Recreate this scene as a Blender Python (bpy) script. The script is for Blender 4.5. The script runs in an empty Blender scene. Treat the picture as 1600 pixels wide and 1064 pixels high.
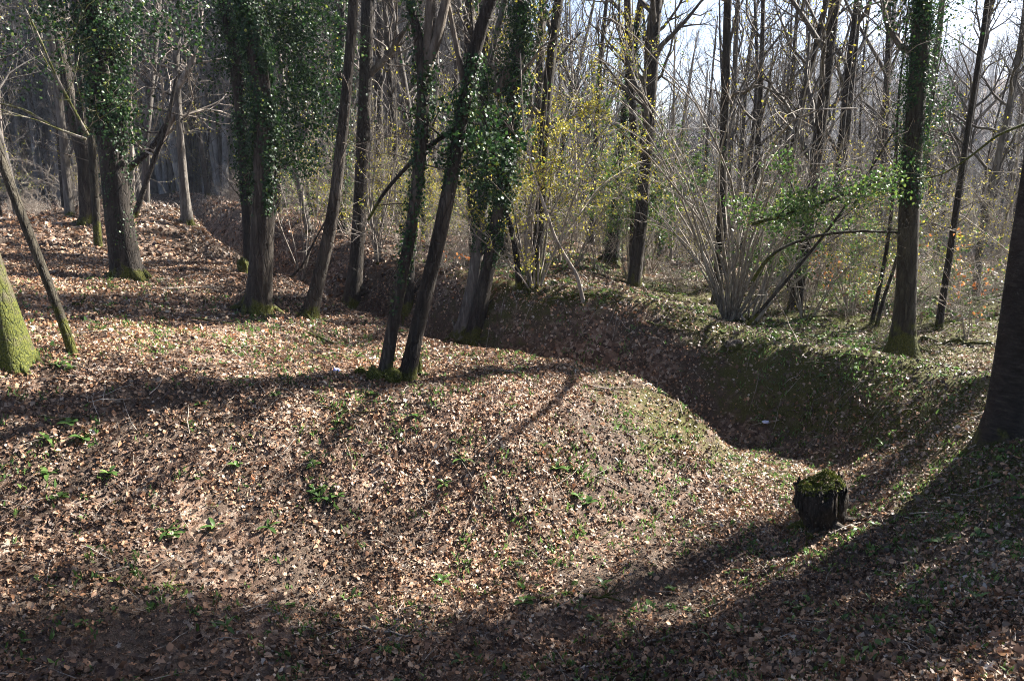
import bpy, math, random
import numpy as np
from mathutils import Vector

# ------------------------------------------------------------------ camera, sky, sun, exposure
S = bpy.context.scene
COL = S.collection
F = 1256.0                       # focal length in photo pixels (photo 1600 wide)
PITCH = math.radians(12.65)
EYE = 2.3
cam_d = bpy.data.cameras.new('camera'); cam = bpy.data.objects.new('camera', cam_d); COL.objects.link(cam)
cam_d.sensor_width = 36.0; cam_d.lens = 36.0 * F / 1600.0
cam_d.clip_start = 0.05; cam_d.clip_end = 3000
cam.location = (0, 0, EYE); cam.rotation_euler = (math.pi / 2 - PITCH, 0, 0)
S.camera = cam

SUN_AZ, SUN_EL = math.radians(59), math.radians(39)     # azimuth measured from the view axis (+Y) towards +X
sdir = Vector((math.sin(SUN_AZ) * math.cos(SUN_EL), math.cos(SUN_AZ) * math.cos(SUN_EL), math.sin(SUN_EL)))
sun_d = bpy.data.lights.new('sun', 'SUN'); sun = bpy.data.objects.new('sun', sun_d); COL.objects.link(sun)
sun_d.energy = 5.0; sun_d.angle = math.radians(0.5); sun_d.color = (1.0, 0.95, 0.88)
sun.rotation_euler = sdir.to_track_quat('Z', 'Y').to_euler(); sun.location = (30, 10, 30)

W = bpy.data.worlds.new('World'); S.world = W; W.use_nodes = True
wn = W.node_tree; wn.nodes.clear()
sky = wn.nodes.new('ShaderNodeTexSky'); sky.sky_type = 'NISHITA'; sky.sun_disc = False
sky.sun_elevation = SUN_EL; sky.sun_rotation = SUN_AZ; sky.dust_density = 1.5; sky.air_density = 0.6
bg = wn.nodes.new('ShaderNodeBackground'); bg.inputs[1].default_value = 0.05
wo = wn.nodes.new('ShaderNodeOutputWorld')
wn.links.new(sky.outputs[0], bg.inputs[0]); wn.links.new(bg.outputs[0], wo.inputs[0])

S.view_settings.view_transform = 'Standard'; S.view_settings.look = 'None'
S.view_settings.exposure = 2.45; S.view_settings.gamma = 1.0
S.cycles.filter_width = 1.0; S.cycles.use_denoising = True; S.cycles.denoising_prefilter = 'NONE'; S.cycles.max_bounces = 5; S.cycles.diffuse_bounces = 2; S.cycles.glossy_bounces = 2
S.cycles.transmission_bounces = 3; S.cycles.volume_bounces = 0; S.cycles.transparent_max_bounces = 8

rng = np.random.default_rng(7)
rnd = random.Random(11)

# ------------------------------------------------------------------ noise + terrain
def _h(ix, iy, seed):
    n = (ix.astype(np.int64) * 374761393 + iy.astype(np.int64) * 668265263 + seed * 1274126177) & 0xffffffff
    n = ((n ^ (n >> 13)) * 1274126177) & 0xffffffff
    return ((n ^ (n >> 16)) & 0xffff) / 65535.0
def vnoise(x, y, seed=0):
    x = np.asarray(x, float); y = np.asarray(y, float)
    ix = np.floor(x); iy = np.floor(y); fx = x - ix; fy = y - iy
    fx = fx * fx * (3 - 2 * fx); fy = fy * fy * (3 - 2 * fy)
    a = _h(ix, iy, seed); b = _h(ix + 1, iy, seed); c = _h(ix, iy + 1, seed); d = _h(ix + 1, iy + 1, seed)
    return (a * (1 - fx) + b * fx) * (1 - fy) + (c * (1 - fx) + d * fx) * fy
def fbm(x, y, seed=0, o=3):
    s = 0; a = 1; t = 0
    for i in range(o):
        s = s + a * vnoise(x * 2 ** i, y * 2 ** i, seed + i); t += a; a *= 0.5
    return s / t
def sm(a, b, x):
    t = np.clip((x - a) / (b - a), 0, 1); return t * t * (3 - 2 * t)

# trench centre line: x, y, depth, half width (inner side), factor for the outer side
TRK = np.array([
    (-9.0, 4.9, 0.10, 2.0, 1.5), (-5.5, 4.8, 0.35, 2.0, 1.5), (-3.2, 4.9, 0.65, 2.1, 1.55), (-1.0, 5.2, 0.90, 2.3, 1.6), (0.8, 5.9, 0.92, 2.3, 1.5),
    (2.3, 7.0, 0.85, 2.1, 1.1), (3.1, 8.1, 0.80, 2.0, .72), (2.9, 9.3, 0.95, 1.7, .80), (1.5, 10.1, 1.15, 1.35, .92), (0.2, 10.8, 1.2, 1.25, .95), (-1.0, 11.8, 1.2, 1.2, 1.0),
    (-2.6, 13.3, 0.9, 1.2, 1), (-4.2, 15.6, 0.9, 1.25, 1), (-6.4, 19.2, 0.9, 1.4, 1), (-8.8, 24, 0.9, 1.5, 1), (-12.5, 31, 0.9, 1.7, 1), (-20, 42, 0.8, 1.8, 1)])
def _smooth(K, m=4):
    out = []
    for i in range(len(K) - 1):
        p0 = K[max(i - 1, 0)]; p1 = K[i]; p2 = K[i + 1]; p3 = K[min(i + 2, len(K) - 1)]
        for t in np.arange(m) / m:
            out.append(.5 * (2 * p1 + (p2 - p0) * t + (2 * p0 - 5 * p1 + 4 * p2 - p3) * t * t + (3 * p1 - p0 - 3 * p2 + p3) * t ** 3))
    return np.array(out + [K[-1]])
TR = _smooth(TRK)
def trench(x, y):
    shp = x.shape; x = x.ravel(); y = y.ravel()
    R_ = np.full(x.shape, 9.0); D = np.full(x.shape, .5); Wd = np.ones_like(x)      # Wd: 1 on the outer side, 0 on the inner side
    near = (x > -26) & (x < 8) & (y > -2) & (y < 48); xs, ys = x[near], y[near]
    best = np.full(xs.shape, 1e9); dd = np.zeros_like(xs); ww = np.ones_like(xs); rr = np.full(xs.shape, 9.0)
    for i in range(len(TR) - 1):
        a = TR[i]; b = TR[i + 1]; dx, dy = b[0] - a[0], b[1] - a[1]; L = math.hypot(dx, dy)
        t = np.clip(((xs - a[0]) * dx + (ys - a[1]) * dy) / L ** 2, 0, 1)
        d = np.hypot(xs - a[0] - t * dx, ys - a[1] - t * dy); sd = (dx * (ys - a[1]) - dy * (xs - a[0])) / L
        o = a[4] + t * (b[4] - a[4]); f = 1 + (o - 1) * (1 - sm(-.5, .5, sd)); w = (a[3] + t * (b[3] - a[3])) * f
        m = d / w < best
        best[m] = (d / w)[m]; rr[m] = (d / w)[m]; dd[m] = (a[2] + t * (b[2] - a[2]))[m]; ww[m] = (1 - sm(-.5, .5, sd))[m]
    R_[near] = rr; D[near] = dd; Wd[near] = ww
    return R_.reshape(shp), D.reshape(shp), Wd.reshape(shp)
def zfun(x, y, fine=True):
    x = np.asarray(x, float); y = np.asarray(y, float)
    z = np.zeros_like(x + y); x = x + z; y = y + z
    z = z + 0.17 * np.clip(-x - 1.2, 0, 7) * sm(2, 7, y) * (1 - 0.5 * sm(12, 26, y))           # left bank rises
    z = z + 0.16 * (1 - sm(1.0, 4.5, y)) + 0.04 * sm(1.5, 3.5, x) * (1 - sm(7, 10, y)) + 0.10 * sm(-1, -4, x) * (1 - sm(3, 6, y))        # camera's bank
    r, D, Wd = trench(x + 0.25 * (fbm(x * .8, y * .8, 50, 2) - .5), y + 0.25 * (fbm(x * .8, y * .8, 60, 2) - .5))
    prof = 1 - sm(0.12 + .14 * sm(8.5, 10, y), 1.0, r)
    z = z - D * prof + (0.04 + (.22 + .12 * sm(8.5, 10, y)) * Wd) * np.minimum(D, 1) * np.exp(-((r - 1.24) / 0.30) ** 2)
    z = z + 0.05 * np.exp(-(((x - 0.2) / 2.0) ** 2 + ((y - 7.9) / 0.9) ** 2)) - 0.20 * np.exp(-(((x - 1.6) / 1.2) ** 2 + ((y - 8.2) / 0.9) ** 2))                    # the mound's crown
    z = z - 0.12 * np.clip(y - 6.2, 0, 5) * sm(1.2, 4.2, x) * (1 - sm(30, 60, y))
    for hx, hy, ha, hw in ((-7.6, 17.5, .38, 1.7), (-5.4, 13.6, -.22, 1.5), (-6.6, 15.2, .22, .9), (-10.5, 21, .35, 2.0), (-4.0, 11.8, .16, 1.0), (-8.5, 12.8, -.25, 1.6), (5.8, 8.6, .14, .9), (7.5, 12.5, .25, 1.5), (3.6, 12.6, .15, 1.1)):
        z = z + ha * np.exp(-((x - hx) ** 2 + (y - hy) ** 2) / hw ** 2)
    # far terrain: shelf, then the ground drops to a valley on the right, opposite hillside beyond
    fall = sm(-14, 6, x - (y - 20) * 0.15)
    dd = np.clip(y - 14, 0, None)
    z = z - fall * (0.020 * np.minimum(dd, 12) + 0.20 * np.clip(dd - 12, 0, 75)) + fall * 0.27 * np.clip(dd - 95, 0, 200) * (1 - .75 * np.exp(-((x / np.maximum(y, 1) - .15) / .11) ** 2))
    z = z - (1 - fall) * 0.012 * np.clip(dd, 0, 200)
    z = z - 0.08 * np.clip(x - 14, 0, 90) * sm(-30, 30, y)
    z = z + (fbm(x * 0.35, y * 0.35, 3) - 0.5) * 0.35 * sm(9, 18, np.hypot(x, y))
    z = z + (fbm(x * 1.1, y * 1.1, 9) - 0.5) * 0.16 + (fbm(x * 2.7, y * 2.7, 19) - 0.5) * 0.09
    if fine: z = z + (fbm(x * 5, y * 5, 21) - 0.5) * 0.05
    return z
def zat(x, y): return float(zfun(np.array([x]), np.array([y]))[0])
cp, sp = math.cos(PITCH), math.sin(PITCH)
def ray(px, py):
    u = (px - 800) / F; v = (532 - py) / F
    return u, cp + v * sp, v * cp - sp             # world direction, y-forward
def ground(px, py, far=120):
    dx, dy, dz = ray(px, py); t = np.concatenate([np.arange(1.5, 20, 0.02), np.arange(20, far, 0.1)])
    z = zfun(dx * t, dy * t); below = (EYE + dz * t) < z
    k = int(np.argmax(below)) if below.any() else len(t) - 1
    return Vector((dx * t[k], dy * t[k], float(z[k])))
def at_depth(px, py, Y):
    dx, dy, dz = ray(px, py); t = Y / dy
    return Vector((dx * t, Y, EYE + dz * t))

# ------------------------------------------------------------------ mesh helpers
def tagp(o, label=None, cat=None, group=None, kind=None):
    if label: o['label'] = label
    if cat: o['category'] = cat
    if group: o['group'] = group
    if kind: o['kind'] = kind
    return o
def link(name, me, mats, parent=None):
    o = bpy.data.objects.new(name, me); COL.objects.link(o)
    for m in (mats if isinstance(mats, (list, tuple)) else [mats]): me.materials.append(m)
    if parent is not None: o.parent = parent
    return o
def raw_mesh(name, V, F4=None, F3=None, smooth=True, attr=None, mat_idx=None, polys=None):
    """V Nx3; F4 Mx4 quads; F3 Kx3 tris; polys Kxn; attr: per-vertex float arrays"""
    me = bpy.data.meshes.new(name)
    me.vertices.add(len(V)); me.vertices.foreach_set('co', np.asarray(V, np.float32).ravel())
    idx, starts, tot = [], [], []; off = 0
    for A in (F4, F3, polys):
        if A is None or len(A) == 0: continue
        A = np.asarray(A); n = A.shape[1]
        idx.append(A.ravel()); starts.append(off + np.arange(len(A)) * n); tot.append(np.full(len(A), n)); off += A.size
    idx = np.concatenate(idx); starts = np.concatenate(starts); tot = np.concatenate(tot)
    me.loops.add(len(idx)); me.loops.foreach_set('vertex_index', idx.astype(np.int32))
    me.polygons.add(len(starts)); me.polygons.foreach_set('loop_start', starts.astype(np.int32))
    me.polygons.foreach_set('loop_total', tot.astype(np.int32))
    if smooth: me.polygons.foreach_set('use_smooth', np.ones(len(starts), bool))
    if mat_idx is not None: me.polygons.foreach_set('material_index', np.asarray(mat_idx, np.int32))
    for k, a in (attr or {}).items():
        at = me.attributes.new(k, 'FLOAT', 'POINT'); at.data.foreach_set('value', np.asarray(a, np.float32))
    me.update(calc_edges=True)
    return me

class Tubes:
    def __init__(s): s.V = []; s.Q = []; s.T = []; s.n = 0; s.A = []
    def add(s, P, R, k=4, shape=None, attr=0.0, cap=True):
        P = np.asarray(P, float); R = np.asarray(R, float); n = len(P)
        T = np.gradient(P, axis=0); T /= np.linalg.norm(T, axis=1)[:, None] + 1e-9
        m = T.mean(0); ref = np.array([1., 0, 0]) if abs(m[0]) < 0.6 * np.linalg.norm(m) + 1e-9 else np.array([0, 1., 0])
        N = np.cross(T, ref); N /= np.linalg.norm(N, axis=1)[:, None] + 1e-9; B = np.cross(T, N)
        a = np.arange(k) * 2 * np.pi / k
        rr = R[:, None] * (np.ones((n, k)) if shape is None else shape)
        ring = P[:, None, :] + (np.cos(a)[None, :, None] * N[:, None, :] + np.sin(a)[None, :, None] * B[:, None, :]) * rr[:, :, None]
        s.V.append(ring.reshape(-1, 3)); i = np.arange(n - 1)[:, None] * k; j = np.arange(k)[None, :]; j2 = (j + 1) % k
        s.Q.append(np.stack([i + j, i + j2, i + k + j2, i + k + j], -1).reshape(-1, 4) + s.n)
        s.n += n * k; s.A.append(np.full(n * k, attr))
        if cap:
            s.V.append(P[-1:] + T[-1:] * R[-1] * .3); e = s.n - k
            s.T.append(np.stack([e + np.arange(k), e + (np.arange(k) + 1) % k, np.full(k, s.n)], -1)); s.n += 1; s.A.append(np.full(1, attr))
    def mesh(s, name, smooth=True):
        return raw_mesh(name, np.concatenate(s.V), np.concatenate(s.Q), np.concatenate(s.T) if s.T else None, smooth, {'rnd': np.concatenate(s.A)})

# leaf templates: (verts, polys as tuples). x across, y along
def tpl_oval(w=.5, curl=.15):
    V = [(0, 0, 0), (-w * .5, .35, curl), (-w * .42, .7, curl * .6), (0, 1, -.08), (w * .42, .7, curl * .6), (w * .5, .35, curl), (0, .5, 0)]
    return np.array(V, float), np.array([(0, 6, 2, 1), (6, 3, 2, 2), (0, 5, 4, 6), (6, 4, 3, 3)])
def tpl_simple(w=.6, curl=.12):
    V = [(0, 0, 0), (-w * .5, .45, curl), (0, 1, 0), (w * .5, .45, curl)]
    return np.array(V, float), np.array([(0, 3, 2, 1)])
def tpl_maple():
    V = [(0, 0, 0), (-.30, .05, .1), (-.22, .28, .03), (-.52, .45, .16), (-.2, .58, .02), (0, 1, -.12), (.2, .58, .05), (.5, .5, -.1), (.22, .28, .04), (.32, .02, .12), (0, .45, 0)]
    return np.array(V, float), np.array([(0, 10, 2, 1), (10, 4, 3, 2), (10, 6, 5, 4), (10, 8, 7, 6), (0, 9, 8, 10)])
def tpl_crumple(w=.7):
    V = [(-.1, 0, .0), (-w * .5, .3, .22), (-w * .35, .75, .05), (.08, 1, .25), (w * .45, .65, -.05), (w * .4, .2, .2), (.03, .5, -.08)]
    return np.array(V, float), np.array([(0, 6, 2, 1), (6, 3, 2, 2), (0, 5, 4, 6), (6, 4, 3, 3)])
def fix_polys(P):      # split degenerate quads to tris
    q = P[P[:, 2] != P[:, 3]]; t = P[P[:, 2] == P[:, 3]][:, :3]; return q, t
def scatter(pos, nrm, size, tpl, yaw=None, r=None, flip=0.0):
    """instances template at pos, local z = nrm, returns V, quads, tris, rnd"""
    TV, TP = tpl; n = len(pos); k = len(TV)
    nrm = nrm / (np.linalg.norm(nrm, axis=1)[:, None] + 1e-9)
    if yaw is None: yaw = rng.uniform(0, 2 * np.pi, n)
    ref = np.where(np.abs(nrm[:, 2:3]) < 0.9, np.array([[0, 0, 1.]]), np.array([[1., 0, 0]]))
    X = np.cross(ref, nrm); X /= np.linalg.norm(X, axis=1)[:, None] + 1e-9; Y = np.cross(nrm, X)
    c, s_ = np.cos(yaw)[:, None], np.sin(yaw)[:, None]; X2 = X * c + Y * s_; Y2 = -X * s_ + Y * c
    sc = size[:, None]
    V = pos[:, None, :] + sc[:, :, None] * (TV[None, :, 0:1] * X2[:, None, :] + (TV[None, :, 1:2] - .5) * Y2[:, None, :] + TV[None, :, 2:3] * nrm[:, None, :])
    q, t = fix_polys(TP); o = (np.arange(n) * k)[:, None, None]
    Q = (q[None] + o).reshape(-1, 4); T = (t[None] + o).reshape(-1, 3) if len(t) else np.zeros((0, 3), int)
    if r is None: r = rng.random(n)
    return V.reshape(-1, 3), Q, T, np.repeat(r, k)
def merge(parts, name, smooth=False):
    off = 0; Vs, Qs, Ts, Rs = [], [], [], []
    for V, Q, T, R in parts:
        Vs.append(V); Qs.append(Q + off); Ts.append(T + off); Rs.append(R); off += len(V)
    return raw_mesh(name, np.concatenate(Vs), np.concatenate(Qs), np.concatenate(Ts), smooth, {'rnd': np.concatenate(Rs)})

# ------------------------------------------------------------------ materials
def newmat(name):
    m = bpy.data.materials.new(name); m.use_nodes = True; nt = m.node_tree; nt.nodes.clear()
    out = nt.nodes.new('ShaderNodeOutputMaterial'); return m, nt, out
def nd(nt, t, **kw):
    n = nt.nodes.new(t)
    for k, v in kw.items():
        if k.startswith('i_'): n.inputs[k[2:].replace('_', ' ')].default_value = v
        else: setattr(n, k, v)
    return n
def ramp(nt, fac, stops, interp='LINEAR'):
    r = nt.nodes.new('ShaderNodeValToRGB'); r.color_ramp.interpolation = interp
    e = r.color_ramp.elements
    while len(e) < len(stops): e.new(0.5)
    for q, (p, c) in zip(e, stops): q.position = p; q.color = (*c, 1)
    nt.links.new(fac, r.inputs[0]); return r.outputs[0]
def mixc(nt, fac, a, b):
    m = nt.nodes.new('ShaderNodeMix'); m.data_type = 'RGBA'
    if hasattr(fac, 'is_linked'): nt.links.new(fac, m.inputs[0])
    else: m.inputs[0].default_value = fac
    for s, v in ((6, a), (7, b)):
        if hasattr(v, 'is_linked'): nt.links.new(v, m.inputs[s])
        else: m.inputs[s].default_value = (*v, 1)
    return m.outputs[2]
def maprange(nt, v, a, b, c=0, d=1):
    m = nt.nodes.new('ShaderNodeMapRange'); m.inputs[1].default_value = a; m.inputs[2].default_value = b
    m.inputs[3].default_value = c; m.inputs[4].default_value = d; nt.links.new(v, m.inputs[0]); return m.outputs[0]
def mathn(nt, op, a, b):
    m = nt.nodes.new('ShaderNodeMath'); m.operation = op
    for i, v in enumerate((a, b)):
        if hasattr(v, 'is_linked'): nt.links.new(v, m.inputs[i])
        else: m.inputs[i].default_value = v
    return m.outputs[0]

def leaf_mat(name, stops, rough=0.6, transl=0.0, spec=0.3, interp='LINEAR'):
    m, nt, out = newmat(name)
    at = nd(nt, 'ShaderNodeAttribute', attribute_name='rnd')
    col = ramp(nt, at.outputs['Fac'], stops, interp)
    p = nd(nt, 'ShaderNodeBsdfPrincipled'); p.inputs['Roughness'].default_value = rough; p.inputs['Specular IOR Level'].default_value = spec
    nt.links.new(col, p.inputs['Base Color'])
    if transl > 0:
        tr = nd(nt, 'ShaderNodeBsdfTranslucent'); nt.links.new(col, tr.inputs[0])
        mx = nd(nt, 'ShaderNodeMixShader'); mx.inputs[0].default_value = transl
        nt.links.new(p.outputs[0], mx.inputs[1]); nt.links.new(tr.outputs[0], mx.inputs[2]); nt.links.new(mx.outputs[0], out.inputs[0])
    else: nt.links.new(p.outputs[0], out.inputs[0])
    return m
M_LITTER = leaf_mat('dead_leaf', [(0, (.055, .032, .022)), (.2, (.115, .066, .038)), (.42, (.29, .15, .08)), (.62, (.45, .27, .155)), (.8, (.54, .37, .235)), (.93, (.60, .50, .38)), (1, (.32, .12, .04))], .55, 0.12, .35)
M_LITTER_PALE = leaf_mat('weathered_leaf', [(0, (.05, .036, .026)), (.25, (.13, .09, .062)), (.5, (.28, .21, .155)), (.75, (.40, .33, .265)), (1, (.55, .50, .44))], .55, 0.1, .35)
M_IVY = leaf_mat('ivy_leaf', [(0, (.008, .024, .008)), (.5, (.016, .045, .012)), (.8, (.045, .10, .02)), (1, (.22, .26, .05))], .46, 0.33, .35)
M_GREEN = leaf_mat('fresh_leaf', [(0, (.035, .085, .02)), (.6, (.08, .15, .032)), (1, (.19, .25, .05))], .45, 0.35, .4)
M_YELLOW = leaf_mat('spring_bud', [(0, (.30, .30, .04)), (.6, (.45, .40, .05)), (1, (.58, .46, .06))], .5, 0.35, .3)
M_HERB = leaf_mat('herb_leaf', [(0, (.05, .10, .025)), (.5, (.09, .17, .04)), (1, (.18, .27, .07))], .4, 0.4, .35)
M_ORANGE = leaf_mat('beech_leaf', [(0, (.30, .10, .03)), (1, (.55, .24, .08))], .5, 0.35, .3)
M_CATKIN = leaf_mat('catkin_scale', [(0, (.25, .15, .08)), (1, (.42, .29, .17))], .6, 0.2, .3)
M_MOSSTUFT = leaf_mat('moss_frond', [(0, (.04, .055, .010)), (.6, (.08, .095, .014)), (1, (.15, .155, .028))], .7, 0.25, .2)

def bark_mat(name, c0, c1, c2, moss=0.0, moss_h=0.6, scale=1.0, ridge=1.0, moss_col=((.025, .03, .005), (.10, .10, .015)), horiz=False):
    m, nt, out = newmat(name)
    tc = nd(nt, 'ShaderNodeTexCoord'); mp = nd(nt, 'ShaderNodeMapping')
    mp.inputs['Scale'].default_value = (9 * scale, 9 * scale, (30 if horiz else 1.6) * scale)
    nt.links.new(tc.outputs['Object'], mp.inputs[0])
    n1 = nd(nt, 'ShaderNodeTexNoise'); n1.inputs['Scale'].default_value = 2.2; n1.inputs['Detail'].default_value = 8; n1.inputs['Roughness'].default_value = .65
    nt.links.new(mp.outputs[0], n1.inputs[0])
    n2 = nd(nt, 'ShaderNodeTexNoise'); n2.inputs['Scale'].default_value = 1.3; n2.inputs['Detail'].default_value = 5; nt.links.new(tc.outputs['Object'], n2.inputs[0])
    vo = nd(nt, 'ShaderNodeTexVoronoi', feature='DISTANCE_TO_EDGE'); vo.inputs['Scale'].default_value = 2.6; nt.links.new(mp.outputs[0], vo.inputs[0])
    col = ramp(nt, n1.outputs[0], [(.30, c0), (.52, c1), (.72, c2)])
    pale = maprange(nt, n2.outputs[0], .52, .68)
    col = mixc(nt, mathn(nt, 'MULTIPLY', pale, .45), col, tuple(min(1, v * 1.7 + .01) for v in c2))
    crack = maprange(nt, vo.outputs[0], 0, .09)
    col = mixc(nt, mathn(nt, 'MULTIPLY', mathn(nt, 'SUBTRACT', 1.0, crack), .55 * ridge), col, c0)
    # moss and algae: grows near the foot
    sx = nd(nt, 'ShaderNodeSeparateXYZ'); nt.links.new(tc.outputs['Object'], sx.inputs[0])
    n3 = nd(nt, 'ShaderNodeTexNoise'); n3.inputs['Scale'].default_value = 7; n3.inputs['Detail'].default_value = 6; nt.links.new(tc.outputs['Object'], n3.inputs[0])
    n4 = nd(nt, 'ShaderNodeTexNoise'); n4.inputs['Scale'].default_value = 60; n4.inputs['Detail'].default_value = 3; nt.links.new(tc.outputs['Object'], n4.inputs[0])
    hz = maprange(nt, sx.outputs[2], 0, moss_h, 1, 0)
    mk = mathn(nt, 'ADD', mathn(nt, 'MULTIPLY', hz, .55), mathn(nt, 'MULTIPLY', n3.outputs[0], .9))
    mk = maprange(nt, mk, 1.03 - .25 * moss, 1.15 - .25 * moss)
    mk = mathn(nt, 'MULTIPLY', mk, 1.0 if moss > 0 else 0.0)
    mcol = ramp(nt, n4.outputs[0], [(.35, moss_col[0]), (.65, moss_col[1])])
    col = mixc(nt, mk, col, mcol)
    p = nd(nt, 'ShaderNodeBsdfPrincipled'); p.inputs['Roughness'].default_value = .85; p.inputs['Specular IOR Level'].default_value = .25
    nt.links.new(col, p.inputs['Base Color'])
    h = mathn(nt, 'ADD', mathn(nt, 'MULTIPLY', n1.outputs[0], .8), mathn(nt, 'ADD', mathn(nt, 'MULTIPLY', crack, .5 * ridge), mathn(nt, 'MULTIPLY', n4.outputs[0], .35)))
    b = nd(nt, 'ShaderNodeBump'); b.inputs['Strength'].default_value = .9; b.inputs['Distance'].default_value = .025
    nt.links.new(h, b.inputs['Height']); nt.links.new(b.outputs[0], p.inputs['Normal']); nt.links.new(p.outputs[0], out.inputs[0])
    return m
B_BROWN = bark_mat('brown_bark', (.013, .010, .007), (.038, .030, .023), (.095, .08, .062), .9, .55)
B_GREY = bark_mat('grey_bark', (.045, .038, .032), (.12, .105, .088), (.23, .21, .18), .7, .4, 1, .5)
B_DARK = bark_mat('dark_bark', (.010, .008, .006), (.027, .021, .016), (.065, .053, .040), .9, .5)
B_MOSSY = bark_mat('mossy_bark', (.015, .012, .008), (.042, .035, .023), (.09, .078, .055), 1.5, .7)
B_CHERRY = bark_mat('cherry_bark', (.012, .009, .007), (.030, .023, .018), (.065, .052, .042), .6, .5, .5, .35, horiz=True)
B_TWIG = bark_mat('twig_bark', (.08, .065, .05), (.22, .185, .15), (.45, .40, .34), 0, .4, 1, .2)
B_HAZEL = bark_mat('hazel_bark', (.09, .075, .06), (.22, .19, .155), (.42, .38, .32), .5, .3, 1, .2)
B_BRANCH = bark_mat('branch_bark', (.04, .03, .022), (.10, .08, .06), (.19, .16, .125), 0, .4, 1, .3)
B_DEADWOOD = bark_mat('dead_wood', (.04, .03, .02), (.13, .10, .075), (.30, .26, .21), .5, .2, 1.5, .6)
B_DEADDARK = bark_mat('rotten_wood', (.009, .007, .005), (.030, .023, .016), (.08, .065, .05), .8, .15, 1.6, .8)
B_FAR = bark_mat('distant_bark', (.035, .03, .027), (.08, .07, .06), (.15, .135, .12), .3, 1.0, 1, .2)

def ground_mat():
    m, nt, out = newmat('forest_floor')
    tc = nd(nt, 'ShaderNodeTexCoord')
    vo = nd(nt, 'ShaderNodeTexVoronoi'); vo.inputs['Scale'].default_value = 22; vo.inputs['Randomness'].default_value = 1
    ds = nd(nt, 'ShaderNodeTexNoise'); ds.inputs['Scale'].default_value = 14; ds.inputs['Detail'].default_value = 3
    nt.links.new(tc.outputs['Object'], ds.inputs[0])
    vm = nd(nt, 'ShaderNodeVectorMath', operation='MULTIPLY_ADD'); nt.links.new(ds.outputs[1], vm.inputs[0]); vm.inputs[1].default_value = (.09, .09, .09)
    nt.links.new(tc.outputs['Object'], vm.inputs[2]); nt.links.new(vm.outputs[0], vo.inputs[0])
    sx = nd(nt, 'ShaderNodeSeparateColor'); nt.links.new(vo.outputs['Color'], sx.inputs[0])
    leaf = ramp(nt, sx.outputs[0], [(0, (.03, .02, .014)), (.3, (.085, .05, .034)), (.6, (.18, .11, .075)), (.85, (.30, .21, .15)), (1, (.40, .32, .25))])
    n2 = nd(nt, 'ShaderNodeTexNoise'); n2.inputs['Scale'].default_value = 1.1; n2.inputs['Detail'].default_value = 6; nt.links.new(tc.outputs['Object'], n2.inputs[0])
    n3 = nd(nt, 'ShaderNodeTexNoise'); n3.inputs['Scale'].default_value = 90; n3.inputs['Detail'].default_value = 4; nt.links.new(tc.outputs['Object'], n3.inputs[0])
    soil = ramp(nt, n3.outputs[0], [(.3, (.035, .024, .017)), (.7, (.12, .088, .064))])
    col = mixc(nt, maprange(nt, n2.outputs[0], .42, .55, .25, .9), leaf, soil)
    at = nd(nt, 'ShaderNodeAttribute', attribute_name='moss')
    mk = mathn(nt, 'ADD', at.outputs['Fac'], mathn(nt, 'MULTIPLY', n3.outputs[0], .35))
    n5 = nd(nt, 'ShaderNodeTexNoise'); n5.inputs['Scale'].default_value = 6; n5.inputs['Detail'].default_value = 5; nt.links.new(tc.outputs['Object'], n5.inputs[0])
    mk = maprange(nt, mathn(nt, 'ADD', mk, mathn(nt, 'MULTIPLY', n5.outputs[0], .9)), .95, 1.15)
    mcol = ramp(nt, n3.outputs[0], [(.35, (.03, .032, .008)), (.7, (.115, .105, .028))])
    col = mixc(nt, mk, col, mcol)
    p = nd(nt, 'ShaderNodeBsdfPrincipled'); p.inputs['Roughness'].default_value = .9; p.inputs['Specular IOR Level'].default_value = .2
    nt.links.new(col, p.inputs['Base Color'])
    h = mathn(nt, 'ADD', mathn(nt, 'MULTIPLY', sx.outputs[1], .8), n3.outputs[0])
    b = nd(nt, 'ShaderNodeBump'); b.inputs['Strength'].default_value = .8; b.inputs['Distance'].default_value = .02
    nt.links.new(h, b.inputs['Height']); nt.links.new(b.outputs[0], p.inputs['Normal']); nt.links.new(p.outputs[0], out.inputs[0])
    return m
M_GROUND = ground_mat()

# ------------------------------------------------------------------ ground sheet
def moss_mask(x, y):
    r, D, Wd = trench(x, y)
    right = sm(1.9, 3.2, x) * sm(3.5, 6, y) * (1 - sm(16, 22, y))
    lip = np.exp(-((r - 1.25) / .3) ** 2) * sm(0.2, 1.5, x + (y - 7) * .2)
    back = sm(10.5, 12.5, y) * sm(-3, 0, x) * .7 * (1 - .6 * sm(25, 45, y))
    moundtip = np.exp(-(((x - 2.0) / 1.1) ** 2 + ((y - 8.2) / .9) ** 2)) * .6
    return np.clip(right * .50 + lip * .36 + back * .6 + moundtip, 0, .85) - .25 * (r < .5)
n = 640
u = np.linspace(-1, 1, n); b_ = 6.4; a_ = 380 / math.sinh(b_)
gx = a_ * np.sinh(b_ * u); gy = 7 + a_ * np.sinh(b_ * np.linspace(-.72, 1, n))
GX, GY = np.meshgrid(gx, gy); GZ = zfun(GX, GY)
i = np.arange(n - 1)[:, None] * n; j = np.arange(n - 1)[None, :]
quads = np.stack([i + j, i + j + 1, i + n + j + 1, i + n + j], -1).reshape(-1, 4)
me = raw_mesh('ground', np.stack([GX, GY, GZ], -1).reshape(-1, 3), quads, attr={'moss': moss_mask(GX, GY).ravel()})
tagp(link('ground', me, M_GROUND), kind='structure')

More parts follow.
